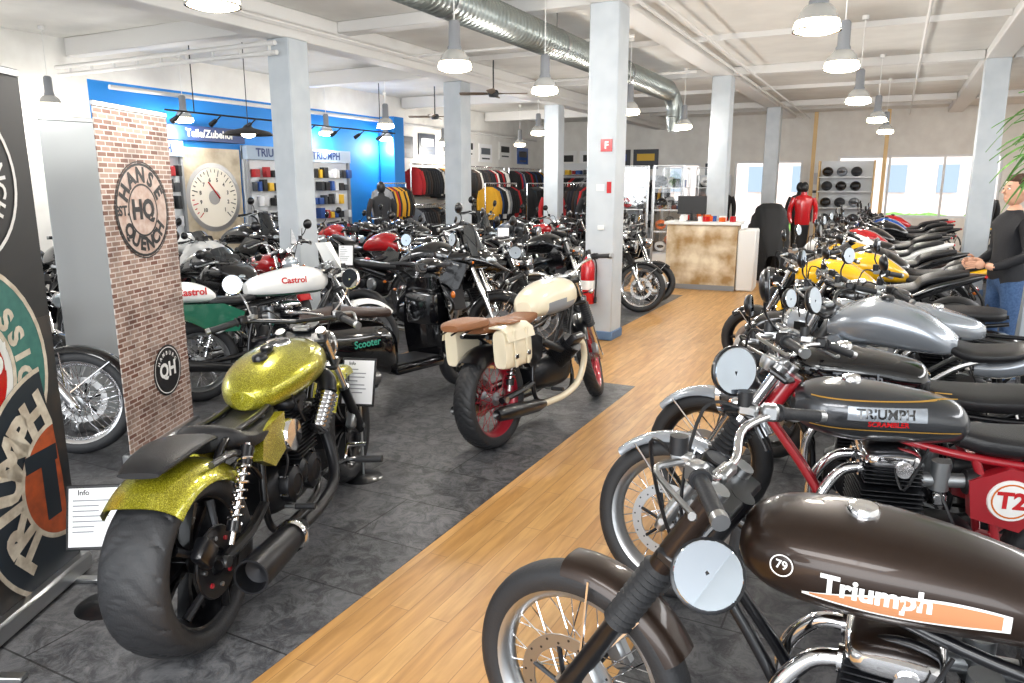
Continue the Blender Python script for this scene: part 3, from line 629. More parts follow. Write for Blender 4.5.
# =================================================================== SCOOTER
def scooter():
    mb=MB()
    for x in(0,1.28): wheel(mb,x,.24,.24,.11,.1,blkm,'cast5',seg=36)
    bp=blackp
    mb.sloft([(-.3,.62,.05,.05,.06,2.3),(-.22,.6,.14,.12,.12,2.4),(0,.56,.19,.17,.16,2.4),(.2,.54,.2,.18,.2,2.5),(.38,.5,.18,.18,.22,2.8),(.46,.45,.14,.16,.2,3)],bp,28,5)
    mb.sloft([(-.26,.76,.06,.03,.03,3),(-.18,.78,.12,.045,.04,3),(.05,.79,.15,.05,.04,3),(.25,.77,.15,.04,.04,3),(.42,.75,.12,.04,.04,3),(.48,.74,.07,.03,.03,3)],brl,22,4)
    mb.box((.66,0,.3),(.5,.36,.07),bp,bev=.02,seg=2)
    mb.box((.66,0,.345),(.44,.3,.012),rubber,bev=.004)
    rows=[]
    for i in range(9):
        t=i/8; z=.3+.66*t; w=.23+.06*math.sin(t*PI)-.06*t; R=[]
        for j in range(11):
            q=-1+2*j/10; R.append((.93+.1*(1-q*q)-.02*t,q*w,z))
        rows.append(R)
    mb.loft(rows,bp,closed=False)
    mb.loft([[(x-.03,y,z) for x,y,z in r] for r in rows],bp,closed=False)
    mb.box((.9,0,.72),(.12,.36,.26),bp,bev=.03,seg=2)
    mb.tube([(1.28,0.09,.24),(1.24,.08,.4),(1.1,.02,.62),(1.0,0,.95)],.022,chrome,n=10)
    mb.fender((1.28,0,.24),.275,.085,10,150,bp,n=16,k=8)
    mb.sloft([(1.0,.62,.06,.2,.1,2.3),(1.07,.58,.09,.22,.2,2.3),(1.14,.5,.07,.12,.14,2.2),(1.17,.46,.03,.05,.06,2.1)],bp,18,3)
    mb.sloft([(.88,1.05,.07,.04,.04,2.5),(.95,1.06,.14,.06,.06,2.5),(1.04,1.05,.1,.065,.07,2.4),(1.1,1.03,.06,.04,.05,2.2)],bp,22,3)
    mb.lathe([(.06,0),(.066,.02),(.05,.035),(0,.04)],(1.07,0,1.03),(1,0,-.1),chrome,22)
    mb.lathe([(.056,.03),(0,.046)],(1.07,0,1.03),(1,0,-.1),lens,22)
    for s in(1,-1):
        mb.tube([(.95,s*.1,1.06),(.92,s*.25,1.08),(.87,s*.36,1.08)],.016,rubber,n=10)
        mb.tube([(.96,s*.16,1.07),(1.0,s*.22,1.08),(.95,s*.35,1.07)],.006,alu,n=6)
        mirror(mb,(.94,s*.2,1.08),(.98,s*.27,1.27),.055)
        mb.ell((1.06,s*.17,.82),(.02,.02,.03),orange)
        mb.text('Scooter',lambda a,b,s=s:(.12-s*a*.075,s*.209,.57+b*.075),mat('green_decal','#3fa58a',.4),.02)
    mb.box((.0,-.17,.3),(.4,.1,.16),darkg,bev=.03,seg=2)
    mb.lathe([(0,0),(.05,.01),(.055,.05),(.055,.35),(.04,.38),(0,.36)],(.2,-.2,.3),(-1,0,.15),steel,18)
    mb.ell((-.29,0,.62),(.03,.06,.04),redl)
    mb.tube([(-.15,.1,.8),(-.3,.11,.84),(-.38,.0,.85),(-.3,-.11,.84),(-.15,-.1,.8)],.01,chrome,n=8)
    mb.tube([(.35,.1,.26),(.4,.16,.1),(.38,.2,.01)],.01,blkm,n=6)
    return mb
put(scooter(),'motor_scooter',-1.26,5.27,40,1.28,end='rear',lean=3)
# =================================================================== BACKGROUND VARIANTS
def lite(**K): 
    K.setdefault('seg',28); K.setdefault('nsp',24); K.setdefault('bw',.86); return K
def classic_v(paint,**k): return moto(**lite(paint=paint,**k)).obj('tmp')
sport_tank=[(.44,.86,.07,.04,.04,2.6),(.5,.88,.12,.07,.07,2.6),(.64,.93,.15,.11,.12,2.5),(.84,.96,.17,.13,.14,2.4),(1.0,.94,.14,.1,.12,2.3),(1.09,.92,.09,.05,.07,2.2)]
sport_seat=[(-.24,1.0,.04,.02,.02,2.5),(-.16,.99,.08,.03,.03,2.6),(0,.96,.11,.03,.04,2.8),(.1,.92,.11,.03,.04,2.8),(.16,.86,.12,.03,.04,2.8),(.36,.83,.12,.03,.04,2.8),(.48,.86,.09,.03,.03,2.6)]
def tailcowl(m):
    def f(mb,sy,T):
        mb.sloft([(-.36,.98,.03,.015,.02,2.4),(-.22,.95,.085,.04,.05,2.5),(0,.88,.12,.06,.07,2.6),(.2,.79,.125,.04,.07,2.6),(.35,.76,.1,.04,.05,2.4)],m,20,4)
        mb.ell((-.36,0,.975),(.02,.05,.018),redl,n=12,k=6)
        mb.tube([(-.25,0,.92),(-.35,0,.8),(-.38,0,.7)],.014,blk,n=6); mb.box((-.4,0,.66),(.008,.18,.14),blk,rot=(0,-15,0))
        for s in(1,-1):
            mb.loft([[(x,s*(y),z) for x,z in((1.02,.9),(1.22,.82),(1.18,.66),(1.0,.6),(.9,.76))] for y in(.13,.17,.172)],m)
    return f
def fairing(m,m2):
    tc=tailcowl(m)
    def f(mb,sy,T):
        tc(mb,sy,T)
        mb.sloft([(1.5,.84,.03,.02,.02,2),(1.42,.86,.12,.07,.08,2.2),(1.26,.9,.2,.1,.15,2.4),(1.08,.9,.22,.08,.2,2.6),(.95,.84,.2,.03,.2,2.8)],m,26,4)
        for s in(1,-1):
            mb.ell((1.43,s*.06,.87),(.04,.05,.025),lens,n=14,k=8)
            mb.loft([[(x,s*y,z) for x,z in((1.3,.8),(1.22,.58),(1.0,.32),(.62,.24),(.52,.3),(.72,.46),(.82,.7),(.95,.82))] for y in(.14,.2,.205)],m)
            mb.loft([[(x,s*y,z) for x,z in((1.12,.7),(1.08,.52),(.92,.46),(.9,.62))] for y in(.2,.209)],m2)
            mirror(mb,(1.2,s*.17,.98),(1.14,s*.31,1.05),.045)
        rows=[]
        for i in range(6):
            t=i/5; rows.append([(1.3-.26*t-.06*(q*q),q*(.14-.03*t),.97+.16*t-.04*q*q) for q in[-1+j/4 for j in range(9)]])
        mb.loft(rows,mat('smoked_screen','#2b2f33',.1,coat=1),closed=False)
    return f
def naked_v(paint,**k):
    k.setdefault('light','twin'); k.setdefault('extra',tailcowl(k.pop('tailm',paint))); k.setdefault('paint',paint); k.setdefault('rake',24); k.setdefault('wstyle','cast5'); k.setdefault('bar','std')
    d=dict(wb=1.42,Rf=.3,Rr=.31,wf=.12,wr=.19,rim=blkm,rim2=blkm,eng='block',gait=False,discs=2,tank=sport_tank,seat=sport_seat,rf=0,shock=False,ff=(50,140,k['paint'],.02),cap=.8,capm=blkm); d.update(k)
    return moto(**lite(**d)).obj('tmp')
def beak(m):
    def f(mb,sy,T):
        mb.sloft([(1.0,.98,.14,.08,.14,2.4),(1.2,1.0,.15,.09,.12,2.3),(1.36,.98,.11,.06,.07,2.2),(1.5,.93,.07,.02,.02,2),(1.62,.88,.03,.01,.01,2)],m,20,3)
        for s in(1,-1):
            mb.ell((1.4,s*.06,.99),(.04,.045,.035),lens)
            mb.loft([[(x,s*y,z) for x,z in((1.0,.98),(1.25,.94),(1.15,.7),(.98,.66),(.85,.82))] for y in(.15,.2,.2)],m)
            mb.tube([(1.05,s*.16,.45),(1.12,s*.24,.55),(1.0,s*.26,.72),(.85,s*.18,.74)],.014,blkm,n=8)
        mb.box((-.2,0,.96),(.26,.24,.02),blkm,bev=.006)
        mb.sloft([(-.3,.93,.05,.02,.03,2.5),(0,.88,.11,.03,.05,2.6),(.3,.8,.1,.03,.06,2.5)],m,18,3)
    return f
def adv_v(paint): return moto(**lite(wb=1.52,Rf=.345,Rr=.325,wf=.1,wr=.15,rake=26,paint=paint,frame=blkm,rim=blkm,wstyle='spoke',eng='block',z0=.06,gait=False,light='sport',headz=1.08,discs=2,bar='high',fly=.3,flym=mat('smoked_screen','#2b2f33',.1,coat=1),extra=beak(paint),shock=False,rf=0,ff=(50,150,paint,.02),
   tank=[(a,b+.07,c,d_,e,f) for a,b,c,d_,e,f in sport_tank],seat=[(-.3,.92,.08,.03,.04,3),(-.1,.92,.13,.04,.05,3),(.2,.9,.14,.03,.05,3),(.42,.9,.1,.03,.05,3)],cap=.8)).obj('tmp')
V={}
V['cb']=(classic_v(blackp,steer=18),1.45); V['cr']=(classic_v(redp,bar='std',steer=-15),1.45); V['cw']=(classic_v(white,panel=white),1.45)
V['cbk']=(classic_v(blackp,bar='low',muf=blkm,cov=engb,cch=engb,ff=(40,150,silver,.03),rim=blkm,steer=-20,text=dict(txt=[('Triumph',.8,.875,.06,silver,.02)],strip=[(1.05,.55,lambda t:.832,lambda t:.838,redp,.002)])),1.45)
V['cg']=(classic_v(dgreen,bar='wide'),1.45); V['co']=(classic_v(blackp,bar='high',seatm=brl,steer=15,panel=blackp),1.45)
V['ny']=(naked_v(yellow,steer=14),1.42); V['nyb']=(naked_v(yellow,tailm=blackp,ff=(50,140,blackp,.02),light='round',lightm=blackp,steer=-10),1.42)
V['nb']=(naked_v(blackp,steer=20),1.42); V['nr']=(naked_v(redp,tailm=blackp),1.42); V['ns']=(naked_v(silver,light='round',lightm=silver,frame=steel,steer=-18),1.42); V['nbl']=(naked_v(bluep,tailm=blackp,light='sport'),1.42); V['nw']=(naked_v(white,light='sport',steer=-15),1.42); V['ng']=(naked_v(greym,tailm=blackp,light='round',bar='wide'),1.42)
for k_,c1,c2 in(('fy',yellow,blackp),('fr',redp,white),('fb',blackp,greym),('fl',bluep,white),('fw',white,redp)):
    V[k_]=(naked_v(c1,light='sport',bar='low',mir='none',ind=False,extra=fairing(c1,c2),rim=blkm if c1 is not blackp else gmid),1.42)
V['ab']=(adv_v(blackp),1.52)
cu_t=[(.58,.79,.05,.035,.05,2.2),(.66,.8,.12,.07,.08,2.3),(.9,.83,.17,.11,.1,2.25),(1.1,.85,.14,.1,.08,2.2),(1.22,.86,.06,.05,.04,2)]
cu_s=[(-.1,.76,.08,.03,.03,3),(.05,.74,.14,.05,.05,3),(.2,.7,.15,.05,.05,3),(.4,.66,.17,.04,.05,3),(.62,.7,.1,.04,.04,3)]
for k_,c_ in(('cu',blackp),('cus',silver)):
    V[k_]=(moto(**lite(wb=1.62,Rf=.33,Rr=.33,wf=.13,wr=.2,sf=.1,sr=.11,rake=32,paint=c_,bar='wide',headz=.95,ex=.78,wstyle='cast10',rim=chrome,rim2=alu,rf=(30,175,c_,.045),ff=(20,165,c_,.03),tank=cu_t,seat=cu_s,tailz=.66)).obj('tmp'),1.62)
names={'c':'classic_motorcycle','n':'naked_motorcycle','a':'adventure_motorcycle','f':'sport_motorcycle'}
def bg(k,x,y,deg,lean=6):
    o,wb=V[k]; nm='cruiser_motorcycle' if k[:2]=='cu' else names[k[0]]
    return putw(o.data,nm,x,y,deg,wb,lean)
# right row (fronts to the left, facing the aisle)
row=[('cbk',-.02,3.8,186),('ns',.12,4.7,174),('cus',.36,5.6,185),('cb',-.02,6.4,174),('nyb',-.35,7.15,184),('ny',-.1,7.95,188),('fb',-.05,8.7,172),('nyb',-.3,9.4,186),('co',-.1,10.15,174),('nw',-.35,10.85,186),('cb',-.15,11.6,175),('nr',-.3,12.3,184),('nb',-.2,13.0,178)]
for k,x,y,a in row: bg(k,x,y,a)
for k,x,y,a in [('ny',2.4,10.3,-6),('nb',2.45,11.1,6),('nyb',2.5,11.9,-6),('fb',2.4,12.7,8),('ny',2.55,13.5,0),('nb',2.45,14.3,-6),('fy',2.5,15.1,6),('nb',2.4,15.9,0),('nb',2.5,16.7,-5),('nyb',2.45,9.4,6),('cb',2.5,8.6,-6),
   ('nb',.0,15.0,180),('cb',-.1,15.8,186),('nbl',.0,16.6,176),('nb',-.1,17.4,182),('fr',.1,18.2,178)]: bg(k,x,y,a)
for k,x,y,a in [('ab',-4.1,6.2,8),('cb',-4.0,7.0,-3),('nb',-4.15,8.9,-8),('cb',-3.7,9.75,-4),('nb',-3.75,10.6,4),('cu',-4.6,7.95,6),
   ('cr',-6.15,5.95,-14),('nr',-6.2,8.15,-8),('cb',-6.1,9.0,-4),('ab',-6.0,9.9,-6),('ng',-6.3,12.2,0),('cr',-6.2,13.2,-8),('nb',-6.0,14.0,6),('fb',-6.05,5.05,-8),
   ('nb',-8.2,5.0,-6),('cg',-8.2,5.9,5),('fw',-8.4,6.8,-6),('ab',-8.3,7.7,6),('cw',-8.2,8.6,0),('nr',-8.2,9.5,-8),('nb',-8.3,10.4,4),('fb',-8.2,11.3,0),
   ('nb',-6.3,3.3,-5),('cb',-6.35,2.4,-5),('nb',-8.4,4.1,0),('cw',-6.15,4.2,-8),('nb',-8.4,3.2,0)]:
    bg(k,x,y,a)
for k,(o,_) in V.items(): bpy.data.objects.remove(o)
# =================================================================== ROOM
XL,XR,YN,YF,H=-10.5,6.0,-5.0,23.0,3.7
def nodes(name):
    m=bpy.data.materials.new(name); m.use_nodes=True; nt=m.node_tree; return m,nt,nt.nodes['Principled BSDF']
def wood_floor():
    m,nt,b=nodes('oak_planks'); N=nt.nodes; Lk=nt.links
    tc=N.new('ShaderNodeTexCoord'); mp=N.new('ShaderNodeMapping'); mp.inputs['Rotation'].default_value=(0,0,PI/2); Lk.new(tc.outputs['Object'],mp.inputs['Vector'])
    br=N.new('ShaderNodeTexBrick'); br.inputs['Scale'].default_value=1; br.inputs['Brick Width'].default_value=.9; br.inputs['Row Height'].default_value=.095; br.inputs['Mortar Size'].default_value=.0016
    br.inputs['Color1'].default_value=hx('#d6a768')+(1,); br.inputs['Color2'].default_value=hx('#c59354')+(1,); br.inputs['Mortar'].default_value=hx('#a0764a')+(1,)
    Lk.new(mp.outputs['Vector'],br.inputs['Vector'])
    mp2=N.new('ShaderNodeMapping'); mp2.inputs['Scale'].default_value=(2.2,20,1); Lk.new(mp.outputs['Vector'],mp2.inputs['Vector'])
    ns=N.new('ShaderNodeTexNoise'); ns.inputs['Scale'].default_value=1.5; ns.inputs['Detail'].default_value=6; ns.inputs['Distortion'].default_value=.6; Lk.new(mp2.outputs['Vector'],ns.inputs['Vector'])
    mx=N.new('ShaderNodeMix'); mx.data_type='RGBA'; mx.blend_type='MULTIPLY'; mx.inputs[0].default_value=.6
    rp=N.new('ShaderNodeValToRGB'); rp.color_ramp.elements[0].position=.3; rp.color_ramp.elements[0].color=(.5,.44,.36,1); rp.color_ramp.elements[1].position=.68; rp.color_ramp.elements[1].color=(1,1,1,1)
    Lk.new(ns.outputs['Fac'],rp.inputs['Fac']); Lk.new(br.outputs['Color'],mx.inputs[6]); Lk.new(rp.outputs['Color'],mx.inputs[7]); Lk.new(mx.outputs[2],b.inputs['Base Color'])
    b.inputs['Roughness'].default_value=.4
    return m
def slate():
    m,nt,b=nodes('slate_tiles'); N=nt.nodes; Lk=nt.links
    tc=N.new('ShaderNodeTexCoord')
    br=N.new('ShaderNodeTexBrick'); br.offset=.5; br.inputs['Scale'].default_value=1; br.inputs['Brick Width'].default_value=.9; br.inputs['Row Height'].default_value=.45; br.inputs['Mortar Size'].default_value=.004
    br.inputs['Color1'].default_value=hx('#5f6063')+(1,); br.inputs['Color2'].default_value=hx('#535457')+(1,); br.inputs['Mortar'].default_value=hx('#2e2f31')+(1,)
    Lk.new(tc.outputs['Object'],br.inputs['Vector'])
    ns=N.new('ShaderNodeTexNoise'); ns.inputs['Scale'].default_value=9; ns.inputs['Detail'].default_value=12; ns.inputs['Roughness'].default_value=.8; ns.inputs['Distortion'].default_value=1.2; Lk.new(tc.outputs['Object'],ns.inputs['Vector'])
    rp=N.new('ShaderNodeValToRGB'); rp.color_ramp.elements[0].position=.42; rp.color_ramp.elements[0].color=(.42,.42,.44,1); rp.color_ramp.elements[1].position=.58; rp.color_ramp.elements[1].color=(1.5,1.48,1.44,1)
    Lk.new(ns.outputs['Fac'],rp.inputs['Fac'])
    mx=N.new('ShaderNodeMix'); mx.data_type='RGBA'; mx.blend_type='MULTIPLY'; mx.inputs[0].default_value=.9
    Lk.new(br.outputs['Color'],mx.inputs[6]); Lk.new(rp.outputs['Color'],mx.inputs[7]); Lk.new(mx.outputs[2],b.inputs['Base Color'])
    bp=N.new('ShaderNodeBump'); bp.inputs['Strength'].default_value=.3; bp.inputs['Distance'].default_value=.01; Lk.new(ns.outputs['Fac'],bp.inputs['Height']); Lk.new(bp.outputs['Normal'],b.inputs['Normal'])
    b.inputs['Roughness'].default_value=.45
    return m
def simple(name,boxes,m,bev=0):
    mb=MB()
    for lo,hi in boxes:
        mb.box(tuple((a+b)/2 for a,b in zip(lo,hi)),tuple(b-a for a,b in zip(lo,hi)),m,bev=bev)
    return mb.obj(name)
simple('floor',[((XL,YN,-.1),(XR,YF,-.003))],wood_floor())
sl_=slate()
simple('floor_slate_left',[((XL,YN,-.05),(-1.85,6.0,0)),((XL,6.0,-.05),(-4.4,7.3,0)),((XL,7.3,-.05),(-2.85,11.6,0)),((XL,11.6,-.05),(-4.4,YF,0))],sl_)
simple('floor_slate_right',[((-.72,YN,-.05),(XR,5.9,0)),((-.95,5.9,-.05),(XR,7.9,0)),((-1.35,7.9,-.05),(XR,18.5,0))],sl_)
ceilm=mat('ceiling_paint','#e3e2de',.8,noise=(2,'#d9d8d4',3))
wallw=mat('wall_white','#efeeea',.8,noise=(3,'#e6e4e0',3))
wallb=mat('wall_blue','#1a84d8',.6)
colm=mat('column_paint','#c9d0d6',.55,noise=(4,'#bfc7ce',2))
beamm=mat('beam_paint','#dedddb',.6)
simple('ceiling',[((XL,YN,H),(XR,YF,H+.15))],ceilm)
simple('wall_left',[((XL-.15,YN,3.2),(XL,YF,H)),((XL-.15,YN,0),(XL,7.2,3.2)),((XL-.15,14.4,0),(XL,YF,3.2))],wallw)
simple('wall_left_blue',[((XL-.15,7.2,0),(XL,14.4,3.2))],wallb)
wins=[(-6.3,-5.3,1.1,2.35),(-4.3,-2.4,.35,2.4),(-1.5,2.4,.85,2.5)]
bx=[];x=XL
for a,b,z0,z1 in wins:
    bx+=[((x,YF,0),(a,YF+.2,H)),((a,YF,0),(b,YF+.2,z0)),((a,YF,z1),(b,YF+.2,H))]; x=b
bx.append(((x,YF,0),(XR,YF+.2,H)))
simple('wall_far',bx,wallw)
simple('wall_right',[((XR,YN,0),(XR+.15,YF,H))],wallw)
frm=mat('window_frame','#e6e8ea',.4)
for i,(a,b,z0,z1) in enumerate(wins):
    f=[((a,YF+.05,z0),(b,YF+.12,z0+.06)),((a,YF+.05,z1-.06),(b,YF+.12,z1)),((a,YF+.05,z0+.06),(a+.06,YF+.12,z1-.06)),((b-.06,YF+.05,z0+.06),(b,YF+.12,z1-.06))]
    n=max(1,int((b-a)/1.0))
    for k in range(1,n): xx=a+(b-a)*k/n; f.append(((xx-.03,YF+.05,z0+.06),(xx+.03,YF+.12,z1-.06)))
    simple('window_%d'%(i+1),f,frm)
simple('exterior_ground',[((-40,YF+.3,-.1),(40,60,-.02))],mat('asphalt','#c2c2c0',.8))
fac=mat('facade','#efdfd8',.8,noise=(1.5,'#e2cdc3',3)); fw=mat('facade_window','#8fa0b0',.3)
fb=MB(); fb.box((-6,40,4),(20,4,8),fac); fb.box((10,44,3.5),(14,4,7),mat('facade2','#d9e4ea',.8))
for i in range(9):
    for j in range(2): fb.box((-14+i*2,37.98,2+j*3),(.8,.1,1.2),fw)
fb.obj('exterior_building')
hd=MB()
for i in range(70): hd.ell((random.uniform(-4,3),30+random.uniform(-.5,.5),random.uniform(.1,.5)),(.5,.4,.3),mat('hedge','#7fa65a',.9,noise=(8,'#5f8a40',4)),n=8,k=5)
hd.obj('hedge')
cols=[(-6.5,7),(-6.6,11),(-6.6,15),(-6.6,19),(-2.85,7.9),(-2.85,13.8),(-2.8,19.7),(1.25,7.9),(1.2,13.8)]
for (x,y) in cols:
    top=3.36 if x<-6 else 3.56
    cb=MB(); cb.box((x,y,top/2),(.33,.33,top),colm,bev=.012); cb.box((x,y,.05),(.36,.36,.1),mat('col_base','#5f7fa6',.5),bev=.008)
    cb.obj('column')
cb=MB(); cb.box((-10.25,14.2,1.6),(.4,.4,3.2),wallb,bev=.01); cb.obj('column_blue')
bb=MB()
bb.box((-6.55,9,3.53),(.3,28,.335),beamm,bev=.01); bb.box((-2.85,9,3.63),(.34,28,.14),beamm,bev=.01); bb.box((1.2,9,3.63),(.34,28,.14),beamm,bev=.01)
for y in(3.1,7.0,11.0,15.0,19.0): bb.box((-8.6,y,3.58),(3.7,.22,.24),beamm,bev=.01)
for y in(2.0,7.9,13.8,19.7): bb.box((-4.7,y,3.63),(3.4,.22,.14),beamm,bev=.01); bb.box((-.83,y,3.63),(3.7,.22,.14),beamm,bev=.01); bb.box((3.7,y,3.63),(4.6,.22,.14),beamm,bev=.01)
for y in(5,10.8,16.7,21.3): bb.box((-.83,y,3.665),(3.7,.06,.07),beamm); bb.box((-4.7,y,3.665),(3.4,.06,.07),beamm)
bb.obj('ceiling_beams')
pb=MB()
for dz,dy in((0,0),(-.1,.02)): pb.cyl((-10.4,6.7+dy,3.28+dz),(-6.4,6.7+dy,3.28+dz),.028,beamm,n=10)
for i in range(9): pb.box((-10.1+i*.45,6.71,3.23),(.02,.03,.16),beamm)
for x,z in((-6.25,3.45),(-6.17,3.45),(-2.5,3.53),(-2.3,3.53),(.15,3.53)): pb.cyl((x,-4,z),(x,22.9,z),.018,beamm,n=8)
for y in(4.2,9.2,12.4): pb.cyl((-6.4,y,3.48),(-3.0,y,3.48),.02,beamm,n=8)
pb.cyl((-10.3,7.4,3.1),(-10.3,22,3.1),.035,beamm,n=10)
pb.obj('ceiling_pipes')
du=MB(); duct=mat('duct_zinc','#a2a8a6',.34,.9,bump=(6,.1)); prof=[(0,0)]; N=150; Ld=11.5
for i in range(N): prof+=[(.165,Ld*i/N),(.165,Ld*(i+.8)/N),(.175,Ld*(i+.9)/N)]
prof.append((0,Ld)); du.lathe(prof,(-3.72,1.8,3.33),(0,1,0),duct,28)
du.tube([(-3.72,13.3,3.33),(-3.72,13.55,3.3),(-3.66,13.65,3.1),(-3.66,13.65,2.9)],.15,duct,n=24,k=6); du.cyl((-3.66,13.65,2.9),(-3.66,13.65,2.65),.15,duct,r1=.1,n=24)
for y in(3.5,6,8.5,11): du.cyl((-3.72,y,3.49),(-3.72,y,3.7),.008,steel,n=6); du.lathe([(.168,-.02),(.178,-.02),(.178,.02),(.168,.02)],(-3.72,y,3.33),(0,1,0),steel,28,closed=True)
du.obj('ventilation_duct')
# ------------------------------------------------------------------ pendants
glow=mat('lamp_glow','#fff1d4',.4,emit=9)
shade=mat('lamp_glass_shade','#b9b9b6',.2,.4,coat=.8,emit=.12)
pl=MB()
pl.lathe([(0,.34),(.035,.34),(.05,.32),(.052,.14),(.062,.12),(.062,.1),(.0,.1)],(0,0,0),(0,0,1),gmid,20)
pl.lathe([(.06,.1),(.085,.09),(.118,.05),(.135,.0)],(0,0,0),(0,0,1),shade,28)
pl.lathe([(.135,0),(.145,-.03),(.148,-.055)],(0,0,0),(0,0,1),glow,28)
pl.lathe([(.148,-.05),(.154,-.055),(.154,-.065),(.14,-.062)],(0,0,0),(0,0,1),chrome,28)
pl.lathe([(.142,-.058),(.1,-.075),(0,-.085)],(0,0,0),(0,0,1),glow,28)
pl.cyl((0,0,.34),(0,0,.95),.006,white,n=6); pl.cyl((0,0,.9),(0,0,.955),.04,white,n=14)
po=pl.obj('pendant_lamp')
lamps=[(-6.03,10.1),(-5.2,12.2),(-1.95,4.6),(-3.7,15.3),(-.6,6.85),(.36,8.5),(.52,15.2),(3.04,13.6),(1.99,5.15),(2.87,6.8),(4.25,9.5),(5.78,12.2),(7.2,14.8),(1.66,10.9),(-2.8,17),(-1.7,19),(.2,19.5),(-2.2,13.4)]
for i,(X,Y) in enumerate(lamps):
    x,y=W(X,Y)
    if abs(x+3.72)<.19: x=-3.52
    o=po if i==0 else bpy.data.objects.new('pendant_lamp',po.data)
    if i: sc.collection.objects.link(o)
    o.location=(x,y,2.75)
    l=bpy.data.lights.new('pendant_light','POINT'); l.energy=50; l.color=(1,.96,.9); l.shadow_soft_size=.12
    lo=bpy.data.objects.new('bulb_%d'%i,l); lo.location=(0,0,-.24); lo.parent=o; sc.collection.objects.link(lo)
bl=MB(); bl.lathe([(0,.1),(.05,.1),(.08,.07),(.3,.02),(.36,-.03),(.34,-.03),(.28,.0),(0,.03)],(0,0,0),(0,0,1),blk,28); bl.cyl((0,0,.1),(0,0,1.25),.006,blk,n=6); bl.ell((0,0,-.02),(.1,.1,.05),glow)
x,y=W(-3.85,11.2); bl.obj('wide_pendant_lamp',(x,y,2.45))
def fan(X,Y,z):
    f=MB(); f.cyl((0,0,0),(0,0,H-z),.012,darkg,n=8); f.lathe([(0,.06),(.07,.05),(.09,0),(.07,-.05),(0,-.06)],(0,0,0),(0,0,1),darkg,20)
    for i in range(4):
        a=i*PI/2+.4; e=Vector((math.cos(a),math.sin(a),0)); t=Vector((-math.sin(a),math.cos(a),0))
        f.loft([[tuple(e*r+t*w*s+Vector((0,0,q*.004+s*.012))) for s,q in((-1,-1),(1,-1),(1,1),(-1,1))] for r,w in((.08,.02),(.16,.05),(.5,.065),(.55,.05))],mat('fan_blade','#7b6a58',.5))
    x,y=W(X,Y); f.obj('ceiling_fan',(x,y,z))
fan(-.3,12.5,3.15); fan(-1.6,16,3.1)
# ------------------------------------------------------------------ roll-up banners
def arct(mb,s,cx,cz,r,a0,step,size,m,y,inner=False,bold=.03):
    for i,ch in enumerate(s):
        if ch==' ': continue
        a=rad(a0-step*i if not inner else a0+step*i); rot=a-PI/2 if not inner else a+PI/2
        c,q=math.cos(rot),math.sin(rot); px,pz=cx+r*math.cos(a),cz+r*math.sin(a)
        mb.text(ch,lambda u,v,c=c,q=q,px=px,pz=pz:(px+size*(u*c-v*q),y,pz+size*(u*q+v*c)),m,bold)
def rollup(w,h,m):
    mb=MB(); mb.box((w/2,0,h/2+.04),(w,.006,h-.04),m); mb.box((w/2,0,.05),(w+.04,.1,.08),alu,bev=.012); mb.box((w/2,0,h+.03),(w,.02,.03),alu,bev=.004)
    mb.cyl((w/2,.04,.05),(w/2,.02,h),.012,alu,n=8)
    for x in(.1,w-.1): mb.box((x,-.08,.012),(.04,.34,.02),alu,bev=.004)
    return mb
b=rollup(.86,2.1,mat('banner_black','#17191c',.5))
y=-.006
b.disc2(.45,1.72,.3,.315,y,white); b.disc2(.45,1.72,.0,.2,y,mat('banner_grey','#33363b',.5)); arct(b,'HANSE QUENCH HAMBURG',.45,1.72,.215,170,18,.09,white,y-.001)
teal=mat('banner_teal','#2e6a64',.5,noise=(20,'#3d7a70',5)); crm=mat('banner_cream','#e2d8c6',.5,noise=(16,'#b9ab98',6)); brk=mat('banner_rust','#c4592c',.5,noise=(18,'#9c4a2a',6)); bdk=mat('banner_dark','#1c2630',.5)
b.box((.43,-.004,.62),(.86,.002,1.1),mat('banner_wear','#1e2328',.5,noise=(9,'#3a322d',5)))
b.disc2(.36,1.0,.25,.43,y,teal); arct(b,'MODERN CLASSIC BIKE TECH',.36,1.0,.3,200,16,.12,crm,y-.002,bold=.05); b.disc2(.36,1.0,.425,.445,y-.001,crm); b.disc2(.36,1.0,.235,.255,y-.001,crm)
b.disc2(.36,1.0,0,.235,y,white); b.disc2(.36,1.0,0,.2,y-.001,redp); b.text('Castrol',lambda u,v:(.38+u*.13,y-.003,1.0+v*.14+u*.04),white,.03)
b.disc2(.8,.48,.26,.5,y-.003,bdk,a0=97,a1=277); b.disc2(.8,.48,.48,.5,y-.004,crm,a0=97,a1=277); arct(b,'TRIUMPH',.8,.48,.325,222,18.5,.2,crm,y-.006,bold=.06)
b.disc2(.8,.48,0,.26,y-.004,brk,a0=95,a1=270); b.disc2(.8,.48,.24,.26,y-.005,crm,a0=95,a1=270); b.box((.72,y-.005,.46),(.09,.001,.26),bdk); b.box((.68,y-.006,.6),(.2,.001,.07),bdk)
x,yy=W(-1.96,2.2); b.obj('rollup_banner',(x,yy,0),(0,0,ang(1)))
